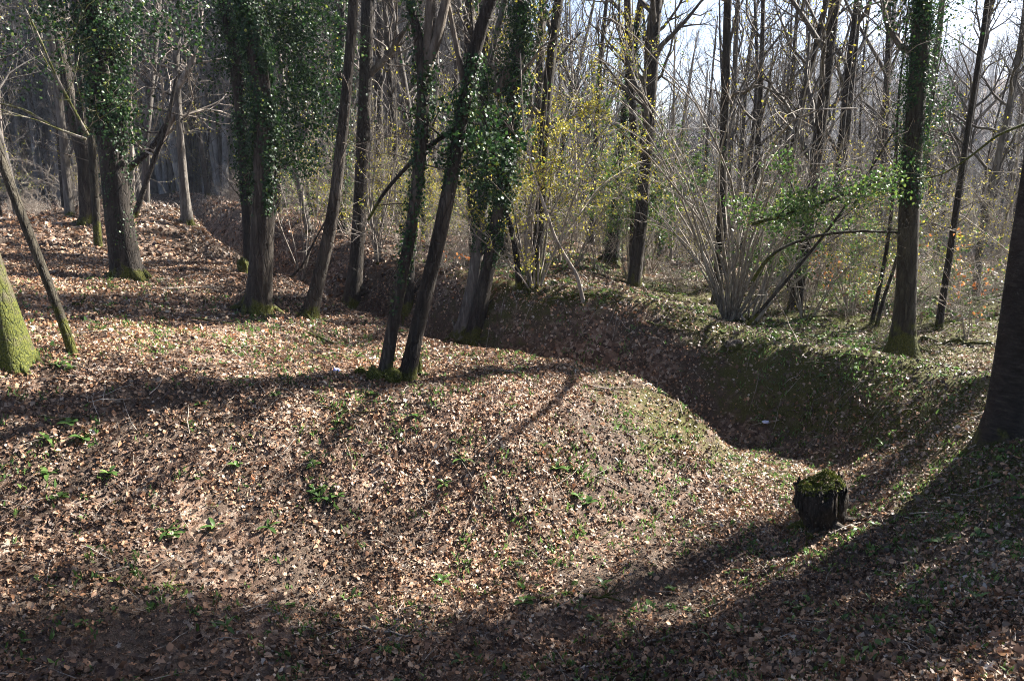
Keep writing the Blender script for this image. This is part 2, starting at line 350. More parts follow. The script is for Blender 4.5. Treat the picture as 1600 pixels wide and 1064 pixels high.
# ------------------------------------------------------------------ leaf litter and low stuff
def normals(x, y):
    e = .04; dzx = (zfun(x + e, y) - zfun(x - e, y)) / (2 * e); dzy = (zfun(x, y + e) - zfun(x, y - e)) / (2 * e)
    nn = np.stack([-dzx, -dzy, np.ones_like(x)], -1); return nn / np.linalg.norm(nn, axis=1)[:, None]
def wedge(r0, r1, dens, half=math.radians(43)):
    N = int(half * (r1 * r1 - r0 * r0) * dens); r = np.sqrt(rng.uniform(r0 * r0, r1 * r1, N)); a = rng.uniform(-half, half, N)
    return r * np.sin(a), r * np.cos(a)
def litter(name, mat, bands, tpls, keep, pale):
    parts = []
    for r0, r1, dens, s0, s1 in bands:
        x, y = wedge(r0, r1, dens); k = rng.random(len(x)) < keep(x, y); x = x[k]; y = y[k]
        z = zfun(x, y); nn = normals(x, y) + rng.normal(0, .68, (len(x), 3)); size = rng.uniform(s0, s1, len(x)) * rng.choice([.5, .7, 1, 1, 1.5], len(x))
        pos = np.stack([x, y, z + .012 + rng.random(len(x)) * .022], -1)
        tone = np.clip(rng.beta(1.25, 2.25, len(x)) + (fbm(x * 1.3, y * 1.3, 33) - .5) * .55 + (fbm(x * .35, y * .35, 34, 2) - .5) * .5, 0, 1)
        w = rng.integers(0, len(tpls), len(x))
        for q, tp in enumerate(tpls):
            s_ = w == q
            if s_.any(): parts.append(scatter(pos[s_], nn[s_], size[s_], tp, r=tone[s_]))
    return tagp(link(name, merge(parts, name), mat), kind='stuff')
BARE = lambda x, y: sm(.34, .50, fbm(x * .9, y * .9, 77))
def keep_red(x, y): return (0.45 + .55 * BARE(x, y)) * (1 - .85 * moss_mask(x, y).clip(0, 1) - .25 * sm(2, 4, x))
def keep_pale(x, y): return (.45 + .55 * BARE(x, y)) * np.clip(.35 + .7 * sm(1, 3, x) + .5 * sm(9, 13, y), 0, 1) * (1 - .35 * moss_mask(x, y).clip(0, 1))
TP = [tpl_oval(.55, .14), tpl_crumple(.7), tpl_maple(), tpl_crumple(.45), tpl_oval(.75, -.12)]
litter('leaf_litter', M_LITTER, [(2, 5, 2600, .018, .050), (5, 9, 2200, .017, .040), (9, 15, 1200, .023, .045), (15, 26, 200, .05, .085), (26, 45, 50, .08, .13)], TP, keep_red, 0)
litter('weathered_leaf_litter', M_LITTER_PALE, [(2, 5, 1300, .017, .045), (5, 9, 1400, .016, .037), (9, 15, 800, .024, .046), (15, 26, 170, .05, .08), (26, 45, 50, .08, .13)], TP, keep_pale, 1)

def twig_litter():
    rg = np.random.default_rng(55); tb = Tubes(); N = 1700; r_ = np.sqrt(rg.uniform(5, 15 ** 2, N)); a = rg.uniform(-.74, .74, N)
    L = rg.uniform(.05, .38, N)[:, None]; t = rg.uniform(0, 6.28, N)[:, None]; k = np.arange(4)[None] / 3
    X = (r_ * np.sin(a))[:, None] + np.cos(t) * L * k + rg.normal(0, .008, (N, 4)); Y = (r_ * np.cos(a))[:, None] + np.sin(t) * L * k + rg.normal(0, .008, (N, 4))
    Z = zfun(X, Y) + .028 + rg.uniform(-.004, .02, (N, 4))
    for q in range(N): tb.add(np.stack([X[q], Y[q], Z[q]], -1), np.linspace(1, .5, 4) * rg.uniform(.0018, .0055), 4, attr=rg.random())
    tagp(link('twig_litter', tb.mesh('twig_litter'), B_TWIG), kind='stuff')
twig_litter()
def tufts(name, mat, x, y, hgt, per, wd=.25, spread=.5):
    n0 = len(x); x = np.repeat(x, per) + rng.normal(0, .03, n0 * per); y = np.repeat(y, per) + rng.normal(0, .03, n0 * per)
    z = zfun(x, y); nn = np.stack([rng.normal(0, 1, len(x)), rng.normal(0, 1, len(x)), rng.normal(0, spread, len(x))], -1)
    s_ = rng.uniform(.5, 1, len(x)) * hgt
    V = scatter(np.stack([x, y, z + s_ * .4], -1), nn, s_, tpl_simple(wd, .2), yaw=rng.normal(0, .5, len(x)))
    return tagp(link(name, merge([V], name), mat), kind='stuff')
x, y = wedge(3, 20, 300); k = rng.random(len(x)) < (moss_mask(x, y).clip(0, 1) * 1.2) * sm(.35, .6, fbm(x * 2.2, y * 2.2, 91)); tufts('moss', M_MOSSTUFT, x[k], y[k], .03, 6, .6, 1.5)
x, y = wedge(3, 9.5, 60); k = rng.random(len(x)) < sm(1.6, 2.8, x) * sm(.42, .6, fbm(x * 1.6, y * 1.6, 96)); tufts('ground_cover', M_GREEN, x[k], y[k], .035, 5, .5, .8)
x, y = wedge(2.3, 12, 70); k = rng.random(len(x)) < .15 + .85 * sm(.48, .62, fbm(x * 1.4, y * 1.4, 196)); tufts('spring_sprouts', M_HERB, x[k], y[k], .075, 5, .30, .5)
x, y = wedge(11, 40, 36); k = rng.random(len(x)) < (sm(10.5, 13, y) * sm(-4, 0, x) * (trench(x, y)[0] > 1.35)) * sm(.40, .55, fbm(x * .6, y * .6, 95)); tufts('ground_cover', M_GREEN, x[k], y[k], .075, 9, .6, 1.2)
x, y = wedge(14, 42, 16); k = rng.random(len(x)) < (sm(13, 18, y)) * sm(.42, .6, fbm(x * .4, y * .4, 97)); tufts('dry_grass', M_LITTER_PALE, x[k], y[k], .22, 6, .06, .6)

# ------------------------------------------------------------------ trees
def arr(v): return np.array(v, float)
def polyline(P, n):
    P = np.asarray(P, float); d = np.r_[0, np.cumsum(np.linalg.norm(np.diff(P[:, :3], axis=0), axis=1))]
    t = np.linspace(0, d[-1], n)
    out = np.stack([np.interp(t, d, P[:, c]) for c in range(P.shape[1])], -1)
    for _ in range(2): out[1:-1] = .25 * out[:-2] + .5 * out[1:-1] + .25 * out[2:]
    return out
def grow_branch(tb, p, d, L, r, lvl, maxl, rg, up=.25, wob=.22, kids=(4, 6), leafpts=None, sides=(5, 4, 3, 3)):
    n = max(4, int(L / .35) + 2) if lvl < 2 else 4
    n = min(n, 9); st = L / (n - 1); P = [p]; d = d / np.linalg.norm(d)
    for _ in range(n - 1):
        d = d + rg.normal(0, wob, 3) + np.array([0, 0, up * .3]); d /= np.linalg.norm(d); P.append(P[-1] + d * st)
    P = np.array(P); R = np.linspace(r, max(r * .25, .0028), n)
    tb.add(P, R, sides[min(lvl, 3)], attr=rg.random(), cap=False)
    if leafpts is not None and lvl >= 1: leafpts.extend(P[1:])
    if lvl < maxl:
        m = rg.integers(kids[0], kids[1] + 1) if lvl == 0 else rg.integers(2, 5)
        for q in range(m):
            t = .25 + .75 * (q + rg.random()) / m; f = t * (n - 1); i0 = min(int(f), n - 2); pp = P[i0] + (P[i0 + 1] - P[i0]) * (f - i0)
            td = P[i0 + 1] - P[i0]; td /= np.linalg.norm(td); o = rg.normal(0, 1, 3); o -= td * (o @ td); o /= np.linalg.norm(o) + 1e-9
            grow_branch(tb, pp, td * .75 + o * rg.uniform(.5, 1), L * rg.uniform(.38, .6) * (1.1 - .5 * t), R[i0] * .6, lvl + 1, maxl, rg, up, wob, kids, leafpts, sides)
def trunk_shape(n, k, rg, P, flare=.5, rough=.07, flare_h=.5):
    h = P[:, 2] - P[0, 2]; a = np.arange(k) * 2 * np.pi / k
    lob = 1 + .45 * np.sin(a * rg.integers(3, 6) + rg.uniform(0, 6)) + .2 * np.sin(a * 7 + rg.uniform(0, 6))
    sh = 1 + flare * np.exp(-(h / flare_h) ** 1.0 * 3)[:, None] * lob[None]
    sd = int(rg.integers(0, 9999)); A, H = np.meshgrid(np.cos(a) * 1.6 + np.sin(a) * 2.3, h * 1.8)
    return sh * (1 + rough * 2 * (fbm(A + 5, H + 7, sd, 3) - .5) + .05 * np.sin(a[None] * 3 + h[:, None] * .8 + rg.uniform(0, 6)))
def ivy_parts(P, R, h0, h1, n, spread, size, rg, side=None, tpl=None):
    n = int(n * 2.9); size = size * .62; spread = spread * .7
    h = P[:, 2] - P[0, 2]; hh = h0 + (h1 - h0) * rg.random(n) ** .85
    c = np.stack([np.interp(hh, h, P[:, q]) for q in range(3)], -1); r = np.interp(hh, h, R)
    a = rg.uniform(0, 2 * np.pi, n)
    cl = .35 + 1.3 * vnoise(a * 1.3, hh * 3.4, 5 + int(n) % 97)            # clumps
    keep = rg.random(n) < np.clip((cl - .62) * 3.2, .04, 1)
    rad = r * .98 + np.minimum(np.abs(rg.normal(0, 1, n)), 1.7 if spread > .2 else 3.5) * spread * cl * np.clip((hh - h0) / .8, .15, 1)
    o = np.stack([np.cos(a), np.sin(a), np.zeros(n)], -1)
    if side is not None: c = c + np.array(side)[None] * np.abs(rg.normal(0, 1, n))[:, None] * spread
    p = (c + o * rad[:, None])[keep]; n = len(p)
    return scatter(p, o[keep] + rg.normal(0, .42, (n, 3)) + np.array([0, 0, .3]), size * rg.uniform(.6, 1.25, n), tpl or tpl_oval(.9, .12), r=rg.beta(2, 2.2, n))
def blob_leaves(c, s3, n, size, rg, tpl=None):
    """foliage hanging in sprays: sub-clusters inside an ellipsoid"""
    n = int(n * 1.3); size = size * .8; n = int(n * .72); m = max(4, n // 26); cc = np.array(c)[None] + rg.normal(0, 1, (m, 3)) * np.array(s3)[None] * .85
    p = cc[rg.integers(0, m, n)] + rg.normal(0, 1, (n, 3)) * np.array([.16, .16, .13])[None] * max(s3) ** .5
    return scatter(p, rg.normal(0, 1, (n, 3)) + np.array([0, -.2, .6]), size * rg.uniform(.6, 1.2, n), tpl or tpl_oval(.85, .12), r=rg.beta(2, 2.2, n))

TREES = []       # (pixel x, description) for naming neighbours
def make_tree(name, px, label, cat='tree', bark=B_BROWN, H=13, ivy=None, branches=7, bstart=4.5, blen=2.0, flare=.5, group=None, lean=0.0,
              depth=None, seed=0, forks=(), low=0, twig=2, sink=.12, blobs=(), buds=0, dead=0, z=None, crown=True, side_branches=(), rough=.07, heads=()):
    """px: list of (x, y, width) pixels of the trunk from the foot up"""
    rg = np.random.default_rng(1000 + seed)
    b = ground(px[0][0], px[0][1]) if depth is None else at_depth(px[0][0], px[0][1], depth)
    if z is not None: b = Vector((b.x, b.y, z))
    if depth is not None: b.z = zat(b.x, b.y)
    Y = b.y; pts = []
    for q, (x_, y_, w_) in enumerate(px):
        yy = Y + lean * max(0, (px[0][1] - y_) / F * Y)
        v = at_depth(x_, y_, yy); dist = math.hypot(yy * cp, 0) / 1.0
        rr = .79 * w_ / F * (yy * cp + (EYE - v.z) * sp) / 2
        pts.append([v.x - b.x, v.y - b.y, v.z - b.z, rr])
    if depth is None: pts[0][0] = pts[0][1] = pts[0][2] = 0
    else:
        pts[0] = [0, 0, 0, pts[0][3]]
    d = arr(pts[-1][:3]) - arr(pts[-2][:3]); d /= np.linalg.norm(d); rem = H - pts[-1][2]; r_l = pts[-1][3]
    k = 5
    for q in range(1, k + 1):
        if rem <= 0.5: break
        d = d * .9 + np.array([rg.normal(0, .05), rg.normal(0, .05), .14]); d /= np.linalg.norm(d)
        l = arr(pts[-1][:3]) + d * rem / k; pts.append([*l, r_l * (1 - .8 * q / k)])
    first = list(pts[0]); pts[0] = [first[0] - (pts[1][0] - first[0]) * .05, first[1], first[2] - sink, first[3]]
    PL = polyline(pts, 46); P = PL[:, :3]; R = np.maximum(PL[:, 3], .006)
    root = bpy.data.objects.new(name, None); COL.objects.link(root); root.location = b; root.empty_display_size = .3
    tagp(root, label, cat, group)
    tb = Tubes(); ks = 22 if px[0][2] > 30 else 14
    tb.add(P, R, ks, trunk_shape(len(P), ks, rg, P, flare * .5, rough), attr=.5)
    if px[0][2] >= 24:
        r0 = R[2]
        for q in range(6):
            aa = q * 1.05 + rg.uniform(-.35, .35); L_ = r0 * rg.uniform(1.6, 3.2); rp = []
            for w in range(7):
                t = w / 6; rr_ = r0 * .45 + L_ * t; aw = aa + .25 * math.sin(t * 3 + q); x_ = rr_ * math.cos(aw); y_ = rr_ * math.sin(aw)
                rp.append([x_, y_, zat(b.x + x_, b.y + y_) - b.z + (1 - t) ** 2.2 * r0 * 1.5 - .02 * t - .01])
            tb.add(rp, r0 * np.linspace(.42, .10, 7) * rg.uniform(.7, 1.1), 8)
    tr = link('trunk', tb.mesh('trunk'), bark, root)
    # forks (big limbs): pixel lists starting on the trunk
    lt = Tubes(); leafpts = []
    nb = 0
    for fk in forks:
        Q = []
        for x_, y_, w_ in fk:
            v = at_depth(x_, y_, Y + (fk_d if (fk_d := 0) else 0)); Q.append([v.x - b.x, v.y - b.y, v.z - b.z, w_ / F * (Y * cp + (EYE - v.z) * sp) / 2])
        d = arr(Q[-1][:3]) - arr(Q[-2][:3]); d /= np.linalg.norm(d)
        if fk[-1][1] <= 2:
            e = arr(Q[-1][:3]) + (d + np.array([0, 0, .3])) * 3.5; Q.append([*e, Q[-1][3] * .35])
        QL = polyline(Q, 16); lt.add(QL[:, :3], QL[:, 3], 9, trunk_shape(16, 9, rg, QL[:, :3], 0, .06)); nb += 1
        for q in range(4 + low):
            i0 = rg.integers(4, 15); dd = rg.normal(0, 1, 3); dd[2] = abs(dd[2]) * .8
            grow_branch(lt, QL[i0, :3], dd, blen * rg.uniform(.4, .8), QL[i0, 3] * .45, 0, twig, rg, leafpts=leafpts)
    h = P[:, 2]
    for q in range(branches):
        hh = bstart + (H * .97 - bstart) * ((q + rg.random()) / branches) ** .9
        p = arr([np.interp(hh, h, P[:, c]) for c in range(3)]); r = float(np.interp(hh, h, R)); a = rg.uniform(0, 2 * np.pi)
        dd = arr([math.cos(a), math.sin(a), rg.uniform(.35, 1.1)])
        grow_branch(lt, p, dd, blen * rg.uniform(.6, 1.3) * (1.15 - .6 * hh / H), min(r * .5, .05), 0, twig, rg, up=.35, leafpts=leafpts)
    for q in range(low):
        hh = rg.uniform(.25, 1) * bstart; p = arr([np.interp(hh, h, P[:, c]) for c in range(3)]); a = rg.uniform(0, 2 * np.pi)
        grow_branch(lt, p, arr([math.cos(a), math.sin(a) * .6, rg.uniform(-.1, .7)]), rg.uniform(.5, 1.4), .010, 0, 2, rg, up=.05, wob=.3, kids=(2, 4), leafpts=leafpts)
    if lt.n: link('crown', lt.mesh('crown'), B_BRANCH if bark is not B_GREY else B_TWIG, root)
    if ivy or blobs or heads:
        parts = []
        if ivy:
            for (h0, h1, nn, spread, size) in ivy: parts.append(ivy_parts(P, R, h0, h1, nn, spread, size, rg))
        for (x_, y_, dy, sx_, sz_, nn, size) in blobs:
            c = at_depth(x_, y_, Y + dy); parts.append(blob_leaves((c.x - b.x, c.y - b.y, c.z - b.z), (sx_, sx_ * .7, sz_), nn, size, rg))
        for (ox, oy, oz, sx_, sz_, nn, size) in heads: parts.append(blob_leaves((ox, oy, oz), (sx_, sx_, sz_), nn, size, rg, tpl_simple(.8, .12)))
        link('ivy', merge(parts, 'ivy'), M_IVY, root)
    if buds and leafpts:
        L = np.array(leafpts); k = rg.integers(0, len(L), buds); p = L[k] + rg.normal(0, .04, (buds, 3))
        link('spring_leaves', merge([scatter(p, rg.normal(0, 1, (buds, 3)), rg.uniform(.025, .05, buds), tpl_simple(.7, .1), r=rg.random(buds))], 'spring_leaves'), M_YELLOW, root)
    TREES.append((px[0][0], label)); return root

# ---- main trees, read off the photograph
make_tree('tree', [(202, 436, 60), (191, 380, 52), (182, 300, 52), (172, 200, 50), (160, 100, 48), (150, 0, 46)], 'massive dark tree on the left bank, its upper trunk buried in thick dark ivy', bark=B_DARK, seed=1, flare=.6,
          ivy=[(1.9, 9, 9000, .17, .06), (.5, 2, 300, .03, .045)], blobs=[(210, 20, 0, .5, .35, 1300, .06), (95, 30, 0, .45, .35, 1100, .06), (200, 190, 0, .15, .3, 450, .055), (160, 120, -.2, .22, .5, 1300, .055), (60, 90, .4, .4, .3, 500, .055)], branches=9, bstart=4)
make_tree('tree', [(153, 386, 15), (148, 300, 15), (142, 200, 14), (132, 60, 12), (128, 0, 11)], 'slender trunk just left of the massive ivied tree', bark=B_MOSSY, seed=2, low=2)
make_tree('tree', [(135, 350, 24), (131, 280, 22), (128, 200, 21), (124, 60, 19), (120, 0, 17)], 'reddish brown trunk behind the slender one left of the massive ivied tree', bark=B_BROWN, seed=3)
make_tree('tree', [(110, 338, 18), (104, 280, 16), (96, 190, 15), (84, 90, 14), (70, 0, 12)], 'pale grey trunk with a sunlit right side, leaning left near the left edge', bark=B_GREY, seed=4, low=3)
make_tree('tree', [(118, 556, 19), (98, 500, 18), (72, 435, 17), (45, 365, 18), (15, 290, 18), (-10, 215, 18), (-35, 120, 18)], 'thin bare stem leaning far to the left, with a mossy foot', bark=B_MOSSY, seed=5, flare=.25, H=8, low=0)
make_tree('tree', [(20, 568, 84), (6, 500, 62), (-12, 430, 46), (-34, 350, 42), (-64, 240, 40), (-98, 100, 36)], 'thick leaning trunk covered in bright yellow-green moss at the left edge', bark=bark_mat('thick_moss_bark', (.03, .024, .016), (.085, .07, .045), (.07, .06, .04), .95, 3.2, 1.0, .5, moss_col=((.022, .03, .005), (.095, .10, .014))), seed=6, flare=.5, H=10)
make_tree('tree', [(401, 490, 58), (406, 440, 46), (410, 380, 44), (412, 300, 44), (414, 220, 42), (408, 140, 40), (396, 60, 36), (384, 0, 34)], 'bent ivy-clad tree with bare flared foot and bright sunlit ivy on its right side', bark=B_BROWN, seed=7, flare=.55,
          ivy=[(1.35, 4.0, 3600, .06, .055), (4.0, 6, 500, .04, .05)], branches=8, bstart=4)
make_tree('tree', [(392, 420, 30), (388, 330, 26), (380, 200, 26), (370, 100, 26), (352, 0, 24)], 'tree hidden in a dense column of dark ivy behind the bent ivy-clad tree', bark=B_DARK, seed=8, depth=13.5,
          ivy=[(1.3, 9, 5000, .11, .06)], blobs=[(465, 60, 0, .45, .7, 4200, .062), (480, 150, 0, .35, .5, 2600, .06), (455, 215, 0, .35, .35, 1500, .06), (345, 60, 0, .4, .5, 1500, .06), (440, 20, 0, .5, .4, 2400, .062), (470, 245, .2, .2, .2, 400, .055)], branches=12, low=8)
make_tree('tree', [(294, 351, 26), (288, 300, 17), (284, 240, 15), (278, 160, 14), (273, 90, 13), (280, 30, 12), (284, 0, 11)], 'pale lit trunk on the far left mound beside the sunken path of the trench', bark=B_GREY, seed=9, low=4, blen=3,
          forks=[[(280, 160, 10), (262, 200, 9), (240, 250, 7)], [(276, 140, 10), (300, 100, 9), (312, 60, 7)]])
make_tree('tree', [(479, 496, 34), (500, 430, 25), (520, 340, 24), (531, 250, 22), (541, 150, 21), (549, 60, 20), (554, 0, 19)], 'slim trunk leaning right, left one of the close pair of bare trunks', bark=B_BROWN, seed=10, low=2, lean=.05)
make_tree('tree', [(549, 480, 40), (556, 420, 28), (562, 320, 26), (567, 220, 26), (571, 120, 25), (575, 0, 24)], 'straight bare trunk with mossy foot and a burl, right one of the close pair', bark=B_BROWN, seed=11, low=2,
          forks=[[(574, 120, 12), (605, 90, 9), (625, 60, 7), (650, 20, 5)]])
make_tree('tree', [(598, 590, 30), (609, 530, 23), (627, 440, 23), (645, 350, 22), (655, 260, 24), (663, 160, 26), (664, 110, 26), (655, 60, 18), (640, 0, 15)], 'forked ivy-flecked trunk, left stem of the twin trees on the mound', bark=B_BROWN, seed=12, flare=.2,
          forks=[[(664, 115, 18), (684, 75, 15), (696, 30, 14), (700, 0, 13)], [(664, 115, 14), (670, 60, 14), (672, 0, 13)]], ivy=[(.8, 4.2, 900, .05, .05)], blobs=[(662, 115, 0, .10, .12, 200, .045)], buds=300, low=2)
make_tree('tree', [(632, 595, 36), (649, 525, 27), (671, 435, 29), (695, 330, 29), (714, 230, 27), (729, 140, 26), (741, 70, 26), (762, 10, 25), (766, 0, 24)], 'dark rugged trunk with an ivy bunch halfway up, right stem of the twin trees', bark=B_DARK, seed=13, flare=.25,
          forks=[[(728, 150, 10), (718, 90, 9), (706, 40, 7), (698, 0, 6)]], ivy=[(2.1, 3.4, 500, .05, .05)],
          blobs=[(745, 205, .1, .24, .20, 650, .055), (700, 250, .1, .16, .12, 160, .055), (785, 235, .2, .2, .2, 450, .055), (690, 175, .1, .15, .1, 120, .055)], low=3, rough=.12)
make_tree('tree', [(722, 522, 34), (742, 440, 26), (752, 350, 25), (757, 250, 24), (752, 180, 20), (765, 90, 13), (790, 0, 11)], 'pale-footed ivy-covered trunk on the lip of the trench, left stem of the pair', bark=B_GREY, seed=14, flare=.4,
          ivy=[(1.4, 4.2, 2200, .10, .055)], blobs=[(755, 200, 0, .25, .2, 700, .055)], branches=6)
make_tree('tree', [(739, 526, 34), (758, 440, 28), (777, 350, 28), (792, 260, 26), (801, 170, 27), (809, 90, 27), (818, 0, 26)], 'ivy-draped trunk glittering in the sun, right stem of the pair on the trench lip', bark=B_BROWN, seed=15, flare=.4,
          ivy=[(1.2, 7, 5200, .10, .055)], blobs=[(800, 130, 0, .25, .35, 900, .055), (812, 30, 0, .28, .35, 1300, .055), (775, 290, 0, .15, .3, 500, .055)], forks=[[(806, 95, 20), (788, 125, 18), (775, 150, 14)]], buds=300)
make_tree('tree', [(636, 482, 26), (640, 420, 19), (645, 340, 18), (652, 250, 17), (672, 100, 15), (676, 0, 14)], 'dark trunk standing in the trench directly behind the twin trees', bark=B_DARK, seed=16, ivy=[(1, 4, 400, .04, .05)])
make_tree('tree', [(833, 446, 24), (842, 380, 21), (848, 290, 20), (851, 200, 20), (858, 110, 20), (868, 40, 19), (872, 0, 18)], 'mossy brown trunk hung with small yellow leaves behind the far lip of the trench', bark=B_MOSSY, seed=17, buds=5000, low=14, blen=2.6, bstart=2.4, branches=14)
make_tree('tree', [(990, 400, 17), (992, 300, 17), (990, 200, 16), (985, 100, 15), (980, 0, 14)], 'yellow-flecked trunk against the brightest patch of sky, left of the forked one', bark=B_BROWN, seed=18, depth=19, buds=2200, branches=14, bstart=4)
make_tree('tree', [(1000, 400, 19), (1004, 250, 18), (1010, 120, 17), (1018, 60, 14), (1033, 0, 12)], 'forked trunk against the brightest patch of sky', bark=B_BROWN, seed=19, depth=21, forks=[[(1012, 110, 13), (1013, 60, 12), (1018, 20, 11), (1022, 0, 10)]], branches=14, bstart=4, buds=1800)
make_tree('tree', [(1122, 430, 20), (1128, 330, 18), (1131, 220, 17), (1135, 100, 16), (1137, 0, 15)], 'tall straight trunk rising behind the hazel clump', bark=B_BROWN, seed=20, depth=17, low=4, branches=12, bstart=3.5)
make_tree('tree', [(1408, 553, 56), (1414, 500, 42), (1418, 430, 38), (1420, 340, 38), (1426, 240, 36), (1432, 150, 35), (1438, 60, 33), (1441, 0, 33)], 'stout straight tree on the right with mossy foot and ivy on its upper trunk', bark=B_MOSSY, seed=21, flare=.75,
          ivy=[(2.3, 7.5, 5200, .12, .05)], blobs=[(1400, 15, 0, .35, .2, 500, .05), (1480, 30, 0, .25, .25, 350, .05), (1475, 130, 0, .1, .2, 180, .045), (1470, 220, 0, .08, .2, 120, .045), (1460, -200, 0, .3, .3, 900, .06)], low=7, branches=10, bstart=3.6, blen=3)
make_tree('tree', [(1570, 686, 84), (1577, 620, 66), (1588, 520, 62), (1602, 410, 60), (1622, 280, 58), (1645, 120, 56), (1660, 0, 52)], 'dark smooth-ringed trunk at the right edge, nearest of all, with flared foot', bark=B_CHERRY, seed=22, flare=.7, low=2, branches=9, rough=.03, H=16)
make_tree('tree', [(952, 428, 34), (960, 370, 24), (966, 300, 20), (972, 220, 18), (985, 100, 15)], 'dark ivy-wrapped trunk with a wide foot beyond the mossy clearing', bark=B_DARK, seed=23, depth=21, ivy=[(0, 6, 2200, .09, .07)], flare=.6)
make_tree('tree', [(1240, 430, 14), (1228, 340, 13), (1240, 220, 13), (1268, 100, 12), (1292, 0, 11)], 'leaning trunk right of the hazel clump, left one of two curving right', bark=B_BROWN, seed=24, depth=18, low=5, branches=12)
make_tree('tree', [(1296, 420, 13), (1304, 320, 12), (1316, 200, 11), (1326, 100, 11), (1340, 0, 10)], 'leaning trunk between the hazel clump and the stout ivied tree, right one of two', bark=B_DARK, seed=25, depth=19, low=5, branches=12)
make_tree('tree', [(1361, 506, 9), (1372, 460, 8), (1384, 400, 8), (1392, 340, 7), (1400, 250, 6)], 'thin dark pole leaning right just left of the stout ivied tree', cat='sapling', bark=B_DARK, seed=26, H=6, branches=5, blen=1.2, bstart=2)
make_tree('tree', [(1369, 508, 8), (1382, 462, 7), (1400, 410, 6), (1412, 360, 6), (1440, 250, 5)], 'second thin pole leaning right, touching the stout ivied tree', cat='sapling', bark=B_BROWN, seed=27, H=5, branches=4, blen=1.2, bstart=2)
make_tree('tree', [(1467, 512, 15), (1474, 460, 13), (1484, 400, 12), (1494, 330, 12), (1510, 220, 11)], 'small dark trunk between the stout ivied tree and the right edge', bark=B_DARK, seed=28, H=12,  branches=9, blen=1.8, bstart=2, low=5)
make_tree('tree', [(484, 364, 15), (472, 310, 13), (461, 262, 12), (450, 180, 11)], 'pale sunlit trunk leaning left behind the trench, right of the bent ivy-clad tree', bark=B_GREY, seed=29, H=9, low=3)
make_tree('tree', [(913, 470, 8), (902, 430, 8), (882, 400, 7), (866, 370, 7), (850, 320, 6)], 'crooked thin stem leaning left over the far lip of the trench', cat='sapling', bark=B_TWIG, seed=30, H=3.5, branches=4, blen=1.0, bstart=1)
make_tree('tree', [(812, 448, 14), (808, 410, 12), (800, 360, 10), (790, 330, 9), (776, 270, 8)], 'curved dark stem leaning left out of the brush behind the trench', cat='sapling', bark=B_DARK, seed=31, H=5, branches=5, blen=1.4, bstart=1.5)

# ---- shadow casters just outside the right edge and behind it (they stand in the wood beside the camera)
off = [(4.3, 5.0, 24, 'M'), (4.8, 5.9, 26, 'D'), (5.5, 7.0, 30, 'D'), (6.4, 8.8, 30, 'M')]
def world_tree(x, y, r, H, seed, label, group=None, bark=B_BROWN, **kw):
    z = zat(x, y); rg = np.random.default_rng(seed); pts = []
    lx, ly = rg.normal(0, .03, 2)
    def proj(p):
        rel = arr([p[0], p[1], p[2] - EYE]); dep = rel[1] * cp - rel[2] * sp; upc = rel[1] * sp + rel[2] * cp
        return (800 + F * rel[0] / dep, 532 - F * upc / dep, 2 * r * F / dep)
    P = []
    for q in range(5):
        hh = q * 1.6; P.append((x + lx * hh + .06 * math.sin(hh + seed), y, z + hh))
    px = [proj(p) for p in P]; px = [(a, b2, w * (1 - .07 * k)) for k, (a, b2, w) in enumerate(px)]
    return make_tree('tree', px, label, bark=bark, H=H, seed=seed, depth=y, group=group, **kw)
for q, (x_, y_, w_, kk) in enumerate(off):
    world_tree(x_, y_, w_ / 200 * 1.25, 14, 300 + q, f'{["nearest", "second nearest", "third nearest", "farthest"][q]} unseen tree just beyond the right edge, its ivy added to shade the foreground', group='trees beyond the right edge',
               bark={'B': B_BROWN, 'D': B_DARK, 'M': B_MOSSY}[kk], branches=10, bstart=5, blen=2.6, ivy=[(.5, 5, 9000, .40, .075), (4, 10, 5000, .35, .075)] if q < 3 else [(.6, 10, 7000, .35, .07)], heads=[(dx_, dy_, zz_, .62, .36, 5500, .085) for dx_, dy_, zz_ in ((-1.1, -.1, 6.6), (-.4, .1, 7.2), (.4, .1, 6.9), (1.1, .2, 6.8), (-.8, .3, 7.9), (.3, .4, 8.0), (1.8, .0, 6.6), (0, -.4, 6.2))] if q == 3 else ([(.5, 0, 3.4, .5, .7, 4000, .07)] if q == 1 else ()))  # wide ivy and high leaf masses added out of view to block the sun

